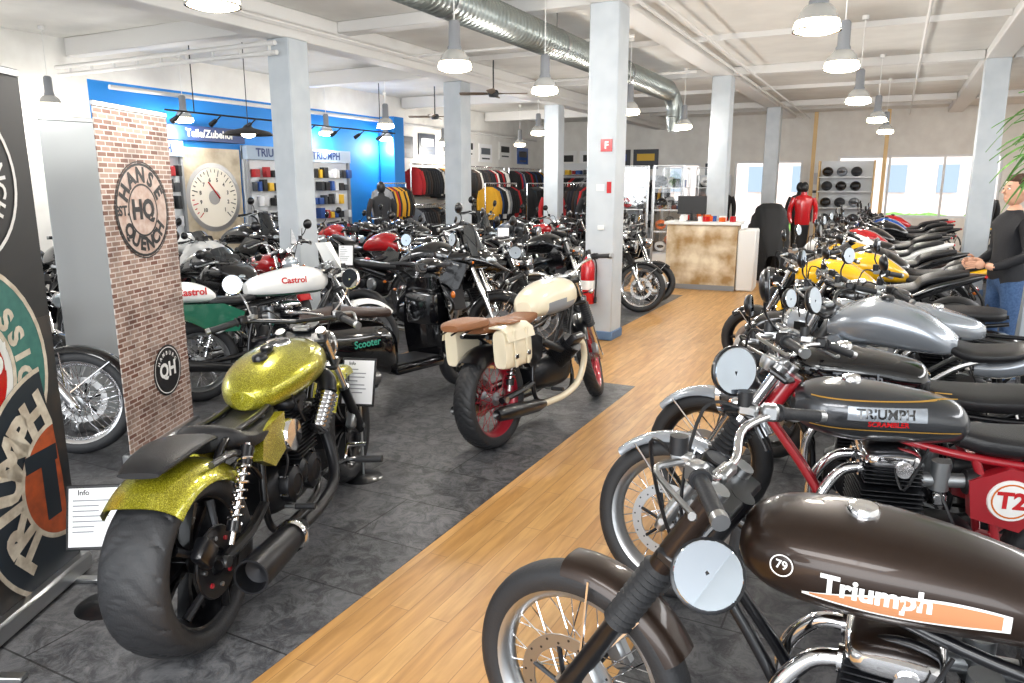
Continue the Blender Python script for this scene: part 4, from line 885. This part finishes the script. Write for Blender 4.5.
def brickm():
    m,nt,bs=nodes('brick_print'); N=nt.nodes; Lk=nt.links
    tc=N.new('ShaderNodeTexCoord'); mp=N.new('ShaderNodeMapping'); mp.inputs['Rotation'].default_value=(PI/2,0,0); Lk.new(tc.outputs['Object'],mp.inputs['Vector'])
    br=N.new('ShaderNodeTexBrick'); br.inputs['Scale'].default_value=1; br.inputs['Brick Width'].default_value=.085; br.inputs['Row Height'].default_value=.03; br.inputs['Mortar Size'].default_value=.004
    br.inputs['Color1'].default_value=hx('#6f4536')+(1,); br.inputs['Color2'].default_value=hx('#a98f82')+(1,); br.inputs['Mortar'].default_value=hx('#cfc5be')+(1,)
    Lk.new(mp.outputs['Vector'],br.inputs['Vector']); 
    ns=N.new('ShaderNodeTexNoise'); ns.inputs['Scale'].default_value=5; ns.inputs['Detail'].default_value=5; Lk.new(tc.outputs['Object'],ns.inputs['Vector'])
    rp=N.new('ShaderNodeValToRGB'); rp.color_ramp.elements[0].position=.35; rp.color_ramp.elements[1].position=.55; Lk.new(ns.outputs['Fac'],rp.inputs['Fac'])
    mx=N.new('ShaderNodeMix'); mx.data_type='RGBA'; mx.blend_type='MULTIPLY'; mx.inputs[0].default_value=.35; Lk.new(br.outputs['Color'],mx.inputs[6]); Lk.new(rp.outputs['Color'],mx.inputs[7])
    Lk.new(mx.outputs[2],bs.inputs['Base Color']); bs.inputs['Roughness'].default_value=.5; return m
b=rollup(.78,2.12,brickm())
b.disc2(.4,1.55,.0,.27,y,mat('banner_pale','#c2b2a9',.5,noise=(14,'#a5897c',5))); b.disc2(.4,1.55,.27,.285,y,blk); b.disc2(.4,1.55,.29,.297,y,blk); b.disc2(.4,1.55,.15,.162,y-.001,blk)
arct(b,'HANSE',.4,1.55,.21,150,30,.125,blk,y-.002,bold=.05); arct(b,'QUENCH',.4,1.55,.21,215,22,.115,blk,y-.002,inner=True,bold=.05); b.text('HQ',lambda u,v:(.4+u*.16,y-.002,1.55+v*.16),blk,.05)
b.text('EST.',lambda u,v:(.17+u*.08,y-.002,1.55+v*.08),blk,.04)
b.disc2(.5,.5,0,.17,y,blk); b.disc2(.5,.5,.15,.156,y-.001,white); b.text('QH',lambda u,v:(.5+u*.13,y-.002,.5+v*.13),white,.04); arct(b,'HAMBURG',.5,.5,.115,150,20,.035,white,y-.002)
x,yy=W(-2.33,4.28); b.obj('rollup_banner',(x,yy,0),(0,0,ang(4)))
b=rollup(.5,2.1,mat('banner_silver','#b9bfc2',.35,.2,bump=(3,.3)))
x,yy=W(-3.05,4.95); b.obj('rollup_banner',(x,yy,0),(0,0,ang(38)))
def infosign(X,Y,z,w,h,az,tilt=20):
    s=MB(); s.box((0,0,z),(w,.012,h),blk,rot=(-tilt,0,0),bev=.003)
    R=Matrix.Rotation(rad(-tilt),3,'X')
    def pt(u,v,o): return tuple(R@Vector((u,-o,v))+Vector((0,0,z)))
    s.add([pt(-w*.45,-h*.45,.008),pt(w*.45,-h*.45,.008),pt(w*.45,h*.45,.008),pt(-w*.45,h*.45,.008)],[(0,1,2,3)],paper)
    for i in range(7):
        ww=w*.35*random.uniform(.5,1); v=h*(.25-.08*i); s.add([pt(-w*.38,v,.009),pt(-w*.38+ww*1.8,v,.009),pt(-w*.38+ww*1.8,v+h*.02,.009),pt(-w*.38,v+h*.02,.009)],[(0,1,2,3)],gmid)
    s.text('Info',lambda u,v:pt(u*w*.13-w*.2,h*.38+v*w*.13,.009),blk,.02)
    s.cyl((0,.02,.01),(0,.01,z),.008,alu,n=8); s.lathe([(0,.014),(.1,.012),(.12,0)],(0,0,0),(0,0,1),blkm,24)
    x,y_=W(X,Y); s.obj('info_sign',(x,y_,.0),(0,0,ang(az)))
infosign(-1.68,2.78,.39,.23,.26,85,15); infosign(-.89,4.15,.585,.2,.28,97); infosign(-1.7,7.6,1.0,.16,.22,95,10); infosign(-.1,8.6,1.15,.14,.16,95,10); infosign(-2.6,9.0,1.1,.14,.2,95,10); infosign(-3.3,7.2,.95,.14,.2,95,10)
fe=MB(); cx,cy=-2.85,7.9-.165
fx=cx-.085
fe.lathe([(0,0),(.075,0),(.08,.02),(.08,.4),(.065,.46),(.035,.5),(.028,.52),(0,.52)],(fx,cy-.1,.42),(0,0,1),redp,24)
fe.box((fx,cy-.1,.95),(.05,.04,.04),blk,bev=.006); fe.box((fx,cy-.14,.99),(.02,.12,.012),blk,rot=(20,0,0),bev=.004); fe.box((fx,cy-.13,.965),(.02,.1,.01),alu,bev=.003)
fe.tube([(fx+.02,cy-.1,.94),(fx+.095,cy-.11,.88),(fx+.1,cy-.11,.62),(fx+.095,cy-.11,.5)],.009,blk,n=8); fe.cyl((fx+.095,cy-.11,.5),(fx+.095,cy-.11,.43),.014,blk,r1=.02,n=10)
fe.lathe([(.0815,.16),(.0815,.26)],(fx,cy-.1,.42),(0,0,1),white,24); fe.box((fx,cy-.015,.7),(.09,.02,.2),blkm)
fe.obj('fire_extinguisher')
sg=MB(); sg.box((cx+.06,cy-.006,2.12),(.13,.006,.13),redp); sg.text('F',lambda u,v:(cx+.06+u*.1,cy-.011,2.12+v*.1),white,.04); sg.box((cx+.0,cy-.006,1.68),(.09,.006,.07),wht); sg.box((cx+.02,cy-.014,1.25),(.07,.02,.05),wht,bev=.004); sg.box((cx+.1,cy-.006,1.68),(.05,.006,.12),redp)
sg.obj('fire_notice_sign')
# ------------------------------------------------------------------ counter
marb=mat('counter_print','#efe2c8',.35,coat=.5,noise=(3.2,'#a5814d',8))
c=MB(); L=1.15
c.box((L/2,.25,.53),(L,.5,1.06),marb,bev=.01); c.box((L/2,.25,1.09),(L+.08,.6,.05),wht,bev=.01)
c.box((L+.15,.3,.5),(.28,.6,1.0),wht,bev=.02); c.box((L/2,-.03,.04),(L,.02,.08),gmid)
for i in range(12): c.box((random.uniform(.1,1.1),random.uniform(.1,.4),1.15),(.1,.07,random.uniform(.06,.16)),random.choice([white,redp,bluep,darkg,orangep]),rot=(0,0,random.uniform(0,90)),bev=.004)
c.box((.35,.3,1.38),(.48,.03,.3),blk,bev=.006); c.cyl((.35,.3,1.12),(.35,.3,1.3),.02,blk,n=8); c.box((.35,.3,1.122),(.2,.15,.012),blk)
x,yy=W(2.6,12.55); c.obj('service_counter',(x,yy,0),(0,0,ang(113)))
# ------------------------------------------------------------------ parts wall
rack=mat('rack_white','#dfe3e7',.5); navy=mat('navy_sign','#16346c',.4)
pk=[mat('pk%d'%i,c_,.5) for i,c_ in enumerate(['#1d1e22','#d8d9dc','#a32026','#2a4f94','#e2b632','#5b6068','#1f1f1f','#26282c','#c9cbd0','#3b4048','#17181a','#2b2d31'])]
def pegwall(y0,y1,name):
    p=MB(); x0=-10.49
    p.box((x0+.03,(y0+y1)/2,1.2),(.05,y1-y0,2.4),rack)
    p.box((x0+.1,(y0+y1)/2,2.28),(.14,y1-y0,.24),mat('rack_head','#9fb0c4',.5))
    p.text('TRIUMPH',lambda u,v:(x0+.175,(y0+y1)/2+u*.2,2.28+v*.2),navy,.03)
    for yy in [y0+.03,y1-.03]: p.box((x0+.12,yy,1.2),(.06,.05,2.4),gmid)
    for z in (.15,.45,.75,1.05,1.33,1.6,1.85):
        if z<.9: p.box((x0+.2,(y0+y1)/2,z-.02),(.32,y1-y0,.02),rack)
        yy=y0+.1
        while yy<y1-.12:
            w=random.uniform(.07,.16); h=random.uniform(.12,.22)
            if random.random()<.85: p.box((x0+.16,yy+w/2,z+h/2),(random.uniform(.06,.18),w*.85,h),random.choice(pk),bev=.006)
            yy+=w+random.uniform(.01,.05)
    p.obj(name)
pegwall(7.35,8.6,'parts_shelf'); pegwall(9.95,11.2,'parts_shelf'); pegwall(11.3,12.8,'parts_shelf')
gp=MB(); x0=-10.46
gp.box((x0,9.25,1.17),(.05,1.25,2.3),mat('poster_beige','#c9bda6',.4,noise=(4,'#a2937c',4)))
def ringx(r0,r1,m,off,cy=9.25,cz=1.5):
    n=48; vs=[];fs=[]
    for i in range(n+1):
        a=2*PI*i/n; vs+=[(x0+off,cy+r0*math.cos(a),cz+r0*math.sin(a)),(x0+off,cy+r1*math.cos(a),cz+r1*math.sin(a))]
    for i in range(n): fs.append((2*i,2*i+1,2*i+3,2*i+2))
    gp.add(vs,fs,m)
ringx(.5,.58,steel,.03); ringx(0,.5,mat('dial_face','#efe8da',.4),.028); ringx(.0,.12,steel,.032)
for i in range(28):
    a=rad(-45+270*i/27); r0=.36 if i%3==0 else .42
    e=(math.cos(a),math.sin(a)); t=(-math.sin(a)*.008,math.cos(a)*.008)
    gp.add([(x0+.033,9.25+e[0]*r+t[0]*s,1.5+e[1]*r+t[1]*s) for r,s in((r0,-1),(.47,-1),(.47,1),(r0,1))],[(0,1,2,3)],redp if i>22 else blk)
    if i%3==0: gp.text(str(i//3+1),lambda u,v,e=e:(x0+.034,9.25+e[0]*.3+u*.09,1.5+e[1]*.3+v*.09),blk,.03)
gp.box((x0+.04,9.25,1.62),(.01,.02,.36),redp,rot=(40,0,0))
gp.obj('gauge_poster')
ts=MB(); ts.box((x0+.06,9.15,2.54),(.1,1.6,.24),navy,bev=.006); ts.text('Teile/Zubehör',lambda u,v:(x0+.115,9.2+u*.17,2.54+v*.17),white,.03); ts.obj('parts_sign')
st=MB(); st.cyl((-9.3,7.5,2.75),(-9.3,13,2.75),.015,blk,n=6)
for i in range(8):
    yy=7.8+i*.7; st.cyl((-9.3,yy,2.75),(-9.45,yy,2.65),.01,blk,n=6); st.cyl((-9.42,yy,2.68),(-9.54,yy,2.62),.03,blk,r1=.04,n=12)
for yy in(8,12.5): st.cyl((-9.3,yy,2.75),(-9.3,yy,3.7),.008,blk,n=6)
st.obj('spot_track')
def poster(x,y_,z,w,h,m,name='wall_poster',axis='x'):
    p=MB()
    if axis=='x': p.box((x,y_,z),(.02,w,h),m); p.box((x+.012,y_,z+h*.1),(.006,w*.7,h*.35),random.choice(pk)); p.box((x+.012,y_,z-h*.3),(.006,w*.6,h*.08),darkg)
    else: p.box((x,y_,z),(w,.02,h),m); p.box((x,y_-.012,z+h*.1),(w*.7,.006,h*.35),random.choice(pk)); p.box((x,y_-.012,z-h*.3),(w*.6,.006,h*.08),darkg)
    p.obj(name)
blk2=mat('poster_dark','#3a3f48',.5)
for i,yy in enumerate((15.0,16.0,17.0,18.0,19.0,20.2,21.4)): poster(-10.485,yy,2.6+.1*(i%2),.75,.5,random.choice([wht,blk2,paper,bluep]))
for xx in(-9.7,-8.8,-7.9,-7.0): poster(xx,22.985,2.5,.8,.6,random.choice([wht,blk2,paper]),axis='y')
poster(-4.85,22.985,1.9,.6,.9,blk2,axis='y'); poster(-1.95,22.985,1.8,.6,.9,wht,axis='y')
jm=[mat('jk%d'%i,c_,.75) for i,c_ in enumerate(['#17181b','#232428','#1b1c20','#3a2c26','#14161c','#b01c20','#8a8c90','#20242e','#1c3a6a','#111215','#e6e4de','#d8a020','#17181b','#2a2b30'])]
def crack(n,ln,top=1.75):
    r=MB(); dz=top-1.75; r.cyl((0,0,top),(0,ln,top),.015,chrome,n=8)
    for yy in(0,ln): r.cyl((0,yy,.02),(0,yy,top),.018,chrome,n=8); r.box((0,yy,.02),(.5,.05,.03),chrome,bev=.005)
    tiers=[dz] if top<1.9 else [dz,dz-.95]
    if len(tiers)>1: r.cyl((0,0,top-.95),(0,ln,top-.95),.015,chrome,n=8)
    for q in tiers:
      for i in range(n):
        yy=.12+(ln-.24)*i/(n-1)+random.uniform(-.01,.01); m=random.choice(jm); hl=random.uniform(.6,.8); th=.035
        r.tube([(0,yy,1.77+q),(.02,yy,1.74+q),(0,yy,1.68+q)],.004,chrome,n=4,k=2)
        rings=[]
        for w,z in [(.06,1.67),(.2,1.6),(.25,1.5),(.24,1.2),(.22,1.67-hl)]: rings.append([(w*math.cos(2*PI*k/12),yy+th*math.sin(2*PI*k/12)*(1.2 if z<1.55 else .8),z+q) for k in range(12)])
        r.loft(rings,m)
        for s in(1,-1): r.tube([(s*.2,yy,1.57+q),(s*.27,yy+.02,1.3+q),(s*.25,yy+.03,1.05+q)],[.045,.04,.03],m,n=8,k=3)
    return r
for (x,y_,a,n,l,tp) in [(-9.7,12.9,0,12,1.0,1.75),(-10.1,14.7,0,20,2.2,2.2),(-10.1,17.2,0,20,2.2,2.2),(-10.1,19.7,0,20,2.2,2.2),(-8.4,15.2,0,14,1.6,1.75),(-8.3,17.2,0,18,2.2,1.75),(-7.6,20.8,80,16,1.9,2.0),(-5.6,20.8,88,14,1.6,1.8),(-6.0,15.9,70,12,1.2,1.75)]:
    crack(n,l,tp).obj('clothes_rack',(x,y_,0),(0,0,rad(a)))
def helmet(mb,c,m,s=1):
    mb.ell(c,(.13*s,.11*s,.12*s),m,n=16,k=10); mb.ell((c[0],c[1]-.06*s,c[2]+.0),(.09*s,.07*s,.045*s),darkg,n=12,k=8); mb.ell((c[0],c[1]-.05*s,c[2]-.08*s),(.07*s,.08*s,.035*s),m,n=12,k=6)
def shelf(w,rows,content,name,loc,rotz=0,post=gmid):
    s=MB(); hh=rows[-1]+.4
    s.box((w/2,.2,hh/2),(w,.02,hh),rack)
    for xx in(0,w): s.box((xx,.0,hh/2),(.04,.36,hh),post,bev=.004)
    for z in rows:
        s.box((w/2,0,z),(w,.36,.025),rack)
        xx=.2
        while xx<w-.1:
            if content=='helmet': helmet(s,(xx,-.02,z+.14),random.choice([blackp,blackp,darkg,silver,white])); xx+=.33
            else:
                ww=random.uniform(.08,.25); s.box((xx,0,z+.11),(ww,.2,random.uniform(.1,.2)),random.choice(pk),bev=.008); xx+=ww+.06
    s.obj(name,loc,(0,0,rotz))
pw=mat('post_wood','#d9b781',.5)
shelf(1.25,[.75,1.15,1.55,1.9],'helmet','helmet_shelf',(-1.75,20.6,0),0,pw)
shelf(2.0,[.4,.8,1.2,1.6,2.0],'box','goods_shelf',(-9.9,22.6,0))
shelf(1.4,[.4,.8,1.2,1.6],'helmet','helmet_shelf',(-7.85,22.6,0))
shelf(1.0,[.4,.8,1.2,1.6],'box','goods_shelf',(-6.5,17.8,0))
shelf(.9,[.4,.8,1.2,1.6],'helmet','helmet_shelf',(-5.25,22.6,0))
for xx in(-1.95,-.3):
    q=MB(); q.box((xx,20.9,1.77),(.09,.09,3.5),pw,bev=.005); q.obj('timber_post')
gl=bpy.data.materials.new('cabinet_glass'); gl.use_nodes=True; nt=gl.node_tree; nt.nodes.clear()
o_=nt.nodes.new('ShaderNodeOutputMaterial'); mxn=nt.nodes.new('ShaderNodeMixShader'); tr=nt.nodes.new('ShaderNodeBsdfTransparent'); gs=nt.nodes.new('ShaderNodeBsdfGlossy'); gs.inputs['Roughness'].default_value=.02; mxn.inputs[0].default_value=.12
nt.links.new(tr.outputs[0],mxn.inputs[1]); nt.links.new(gs.outputs[0],mxn.inputs[2]); nt.links.new(mxn.outputs[0],o_.inputs[0])
for (x,y_) in((-5.0,15.6),(-4.25,15.6),(-4.6,17.6),(-3.8,17.6)):
    d_=MB()
    for a in(-.3,.3):
        for b_ in(-.2,.2): d_.box((a,b_,1.05),(.03,.03,2.1),alu)
    for z in(.3,.75,1.2,1.65,2.1): d_.box((0,0,z),(.62,.42,.02),rack)
    d_.box((0,0,.15),(.62,.42,.3),wht)
    for z in(.3,.75,1.2,1.65): helmet(d_,(-.12,0,z+.14),random.choice([redp,white,blackp,orangep]),.9); d_.box((.16,0,z+.1),(.14,.16,.18),random.choice(pk),bev=.006)
    d_.box((0,-.205,1.2),(.58,.004,1.76),gl)
    d_.obj('display_cabinet',(x,y_,0),(0,0,rad(20)))
def mannequin(X,Y,m,az,m2=blk):
    q=MB()
    def ring(cz,w,d,n=18): return [(w*math.cos(2*PI*i/n),d*math.sin(2*PI*i/n),cz) for i in range(n)]
    q.loft([ring(*t) for t in((.85,.15,.1),(.95,.17,.115),(1.1,.16,.11),(1.3,.19,.125),(1.42,.205,.11),(1.47,.16,.085),(1.5,.07,.065),(1.56,.06,.06))],m)
    for s in(1,-1): q.tube([(s*.19,0,1.43),(s*.25,0,1.28),(s*.27,.02,1.1),(s*.25,-.06,.9)],[.06,.055,.05,.04],m,n=12)
    q.loft([ring(*t) for t in((.3,.12,.1),(.6,.14,.1),(.86,.16,.11))],m2)
    q.cyl((0,0,.01),(0,0,.4),.02,chrome,n=8); q.lathe([(0,.02),(.16,.015),(.17,0)],(0,0,0),(0,0,1),chrome,22)
    q.ell((0,0,1.66),(.085,.1,.12),blk)
    x,y_=W(X,Y); q.obj('mannequin',(x,y_,0),(0,0,ang(az)+PI/2))
mannequin(6.6,17.3,jm[0],180); mannequin(6.35,16.4,redp,190); mannequin(8.3,13.2,jm[0],170); mannequin(4.35,16.5,orangep,160); mannequin(-3.9,13.6,jm[0],150); mannequin(-2.6,15,jm[1],150); mannequin(5.1,18.2,jm[0],190); mannequin(1.6,15.2,jm[2],170); mannequin(.9,16.8,jm[5],170)
cv=MB(); rings=[]
for x_,w,h in((-.95,.16,.5),(-.85,.28,.85),(-.5,.33,1.0),(0,.34,1.1),(.4,.36,1.35),(.65,.32,1.25),(.9,.22,.8),(1.0,.12,.45)):
    R=[]
    for i in range(25):
        a=PI*i/24; ww=w*(1+.07*math.sin(i*2.3+x_*9)); R.append((x_,ww*math.copysign(abs(math.cos(a))**.5,math.cos(a)),.04+h*math.sin(a)**.55))
    rings.append(R)
cv.loft(rings,mat('cover_cloth','#18191c',.7),closed=False)
x,yy=W(4.75,14.0); cv.obj('covered_motorcycle',(x,yy,0),(0,0,ang(190)))
# ------------------------------------------------------------------ plant
pt=MB(); leaf=mat('leaf','#5d9c40',.4,noise=(10,'#8ac266',3)); x,yy=W(3.02,4.15)
pt.lathe([(0,0),(.15,0),(.17,.05),(.2,.38),(.21,.4),(.18,.4),(.17,.34),(0,.34)],(0,0,0),(0,0,1),mat('planter','#d8d4cc',.5),28)
pt.tube([(0,0,.3),(.02,.01,.8),(-.02,.0,1.5),(0,0,2.12)],[.03,.025,.022,.015],mat('stem','#7a6a4a',.8),n=8)
for i in range(80):
    a=random.uniform(0,2*PI); z=random.uniform(1.75,2.15); l=random.uniform(.24,.42); up=random.uniform(.0,.35); dr=random.uniform(.15,.4); w=.02
    e=Vector((math.cos(a),math.sin(a),0)); t=Vector((-e.y,e.x,0)); rows=[]
    for k in range(8):
        s=k/7; c_=e*l*s+Vector((0,0,z+up*s*.9-dr*s*s)); ww=w*math.sin(PI*min(1,s*.93+.07))**.6
        rows.append([tuple(c_-t*ww),tuple(c_+Vector((0,0,-.006))),tuple(c_+t*ww)])
    pt.loft(rows,leaf,closed=False)
pt.obj('potted_dracaena',(x,yy,0))
# ------------------------------------------------------------------ person
def skinned(chain_pts,edges,radii,levels=2):
    me=bpy.data.meshes.new('sk'); me.from_pydata(chain_pts,edges,[]); ob=bpy.data.objects.new('sk',me); sc.collection.objects.link(ob)
    md=ob.modifiers.new('s','SKIN'); md.use_smooth_shade=True
    for i,v in enumerate(me.skin_vertices[0].data):
        r=radii[i]; v.radius=(r if isinstance(r,tuple) else (r,r)); v.use_root=(i==0)
    sb=ob.modifiers.new('u','SUBSURF'); sb.levels=levels; sb.render_levels=levels
    dg=bpy.context.evaluated_depsgraph_get(); dg.update(); em=bpy.data.meshes.new_from_object(ob.evaluated_get(dg))
    r=([tuple(v.co) for v in em.vertices],[tuple(p.vertices) for p in em.polygons]); bpy.data.objects.remove(ob); return r
pe=MB()
P_=[(0,0,.95),(0,0,1.1),(.01,0,1.25),(.0,0,1.4),(0,0,1.49),(0,0,1.56),
 (0,.1,.9),(-.01,.11,.5),(.01,.12,.1),(-.1,.13,.04),
 (0,-.1,.9),(0,-.11,.5),(.02,-.12,.1),(-.09,-.13,.04),
 (0,.17,1.41),(.02,.23,1.15),(-.17,.13,1.06),(-.22,.09,1.08),
 (0,-.17,1.41),(.02,-.23,1.15),(-.17,-.11,1.04),(-.22,-.06,1.06)]
E_=[(0,1),(1,2),(2,3),(3,4),(4,5),(0,6),(6,7),(7,8),(8,9),(0,10),(10,11),(11,12),(12,13),(3,14),(14,15),(15,16),(16,17),(3,18),(18,19),(19,20),(20,21)]
R_=[(.13,.15),(.12,.14),(.13,.155),(.11,.15),(.06,.06),(.05,.05),(.09,.09),(.06,.06),(.045,.045),(.04,.04),(.09,.09),(.06,.06),(.045,.045),(.04,.04),(.065,.065),(.05,.05),(.037,.037),(.028,.028),(.065,.065),(.05,.05),(.037,.037),(.028,.028)]
v,f=skinned(P_,E_,R_)
def pm(x_,y_,z_):
    if z_>1.5: return skin
    if x_<-.19 and z_>.98 and abs(y_)<.14: return skin
    if z_>.93: return sweat
    if z_>.09: return jean
    return blk
pe.add(v,f,pm)
for s,w in((1,(-.22,.09,1.08)),(-1,(-.22,-.06,1.06))):
    w=Vector(w); pe.ell(tuple(w+Vector((-.035,-s*.01,0))),(.045,.02,.036),skin,n=12,k=8)
    for k in range(4):
        b0=w+Vector((-.07,-s*.015,.024-.016*k)); ln=(.065,.075,.07,.055)[k]
        pe.tube([b0,b0+Vector((-ln*.5,-s*.012,-.004)),b0+Vector((-ln*.8,-s*.035,-.012)),b0+Vector((-ln*.75,-s*.052,-.018))],[.0085,.008,.0075,.006],skin,n=8,k=3)
    pe.tube([w+Vector((-.02,-s*.01,.03)),w+Vector((-.05,-s*.025,.05)),w+Vector((-.08,-s*.035,.05))],[.01,.009,.007],skin,n=8,k=3)
pe.ell((-.01,0,1.665),(.095,.077,.118),skin,n=24,k=18); pe.ell((-.03,0,1.61),(.07,.058,.07),skin,n=20,k=12)
pe.sloft([(-.125,1.648,.012,.006,.012,2),(-.11,1.655,.013,.02,.016,2),(-.09,1.665,.011,.035,.02,2)],skin,10,3)
pe.ell((-.088,0,1.6),(.012,.025,.006),mat('lips','#a8605a',.5),n=10,k=6)
for s in(1,-1):
    pe.ell((.0,s*.078,1.66),(.018,.01,.032),skin,n=10,k=8); pe.ell((-.088,s*.031,1.675),(.012,.014,.009),white,n=10,k=6); pe.ell((-.099,s*.031,1.675),(.004,.006,.006),blk,n=8,k=6); pe.ell((-.092,s*.031,1.698),(.01,.02,.004),hair,n=8,k=4)
pe.ell((.018,0,1.69),(.095,.086,.108),hair,n=22,k=14); pe.ell((-.03,0,1.75),(.06,.07,.04),hair,n=18,k=10)
x,yy=W(4.12,6.15); pe.obj('person',(x,yy,0),(0,0,rad(25)))
# ------------------------------------------------------------------ light
w=bpy.data.worlds.new('world'); sc.world=w; w.use_nodes=True
bgk=w.node_tree.nodes['Background']; bgk.inputs[0].default_value=(.9,.95,1,1); bgk.inputs[1].default_value=1.6
def area(name,loc,rot,sx,sy,e,col=(1,1,1)):
    l=bpy.data.lights.new(name,'AREA'); l.shape='RECTANGLE'; l.size=sx; l.size_y=sy; l.energy=e; l.color=col
    o=bpy.data.objects.new(name,l); o.location=loc; o.rotation_euler=rot; sc.collection.objects.link(o)
area('fill_light_back',(0,-4.8,2.2),(rad(90),0,0),8,3,360,(.95,.98,1))  # added fill behind the camera for foreground highlights, no modelled window
area('fill_light_near',(-.5,-1.6,3.55),(0,0,0),3,1.5,150,(1,1,1))  # added overhead fill for the nearest bikes, no fixture there
area('fill_light_right',(4.2,6,3.55),(0,0,0),1.2,8,240,(1,1,1))  # added unseen fill brightening the right-hand bike rows
area('fill_light_right',(4.2,15,3.55),(0,0,0),1.2,8,260,(1,1,1))  # second added fill, for the far part of the right side
area('fill_light_left',(-8.8,1.5,3.3),(0,0,0),1.2,3,150,(1,1,1))  # added out-of-view fill brightening the left side of the room
s_=bpy.data.lights.new('sun','SUN'); s_.energy=3.5; s_.angle=.02; so=bpy.data.objects.new('sun',s_); so.rotation_euler=(rad(32),0,rad(15)); so.location=(0,-8,12); sc.collection.objects.link(so)
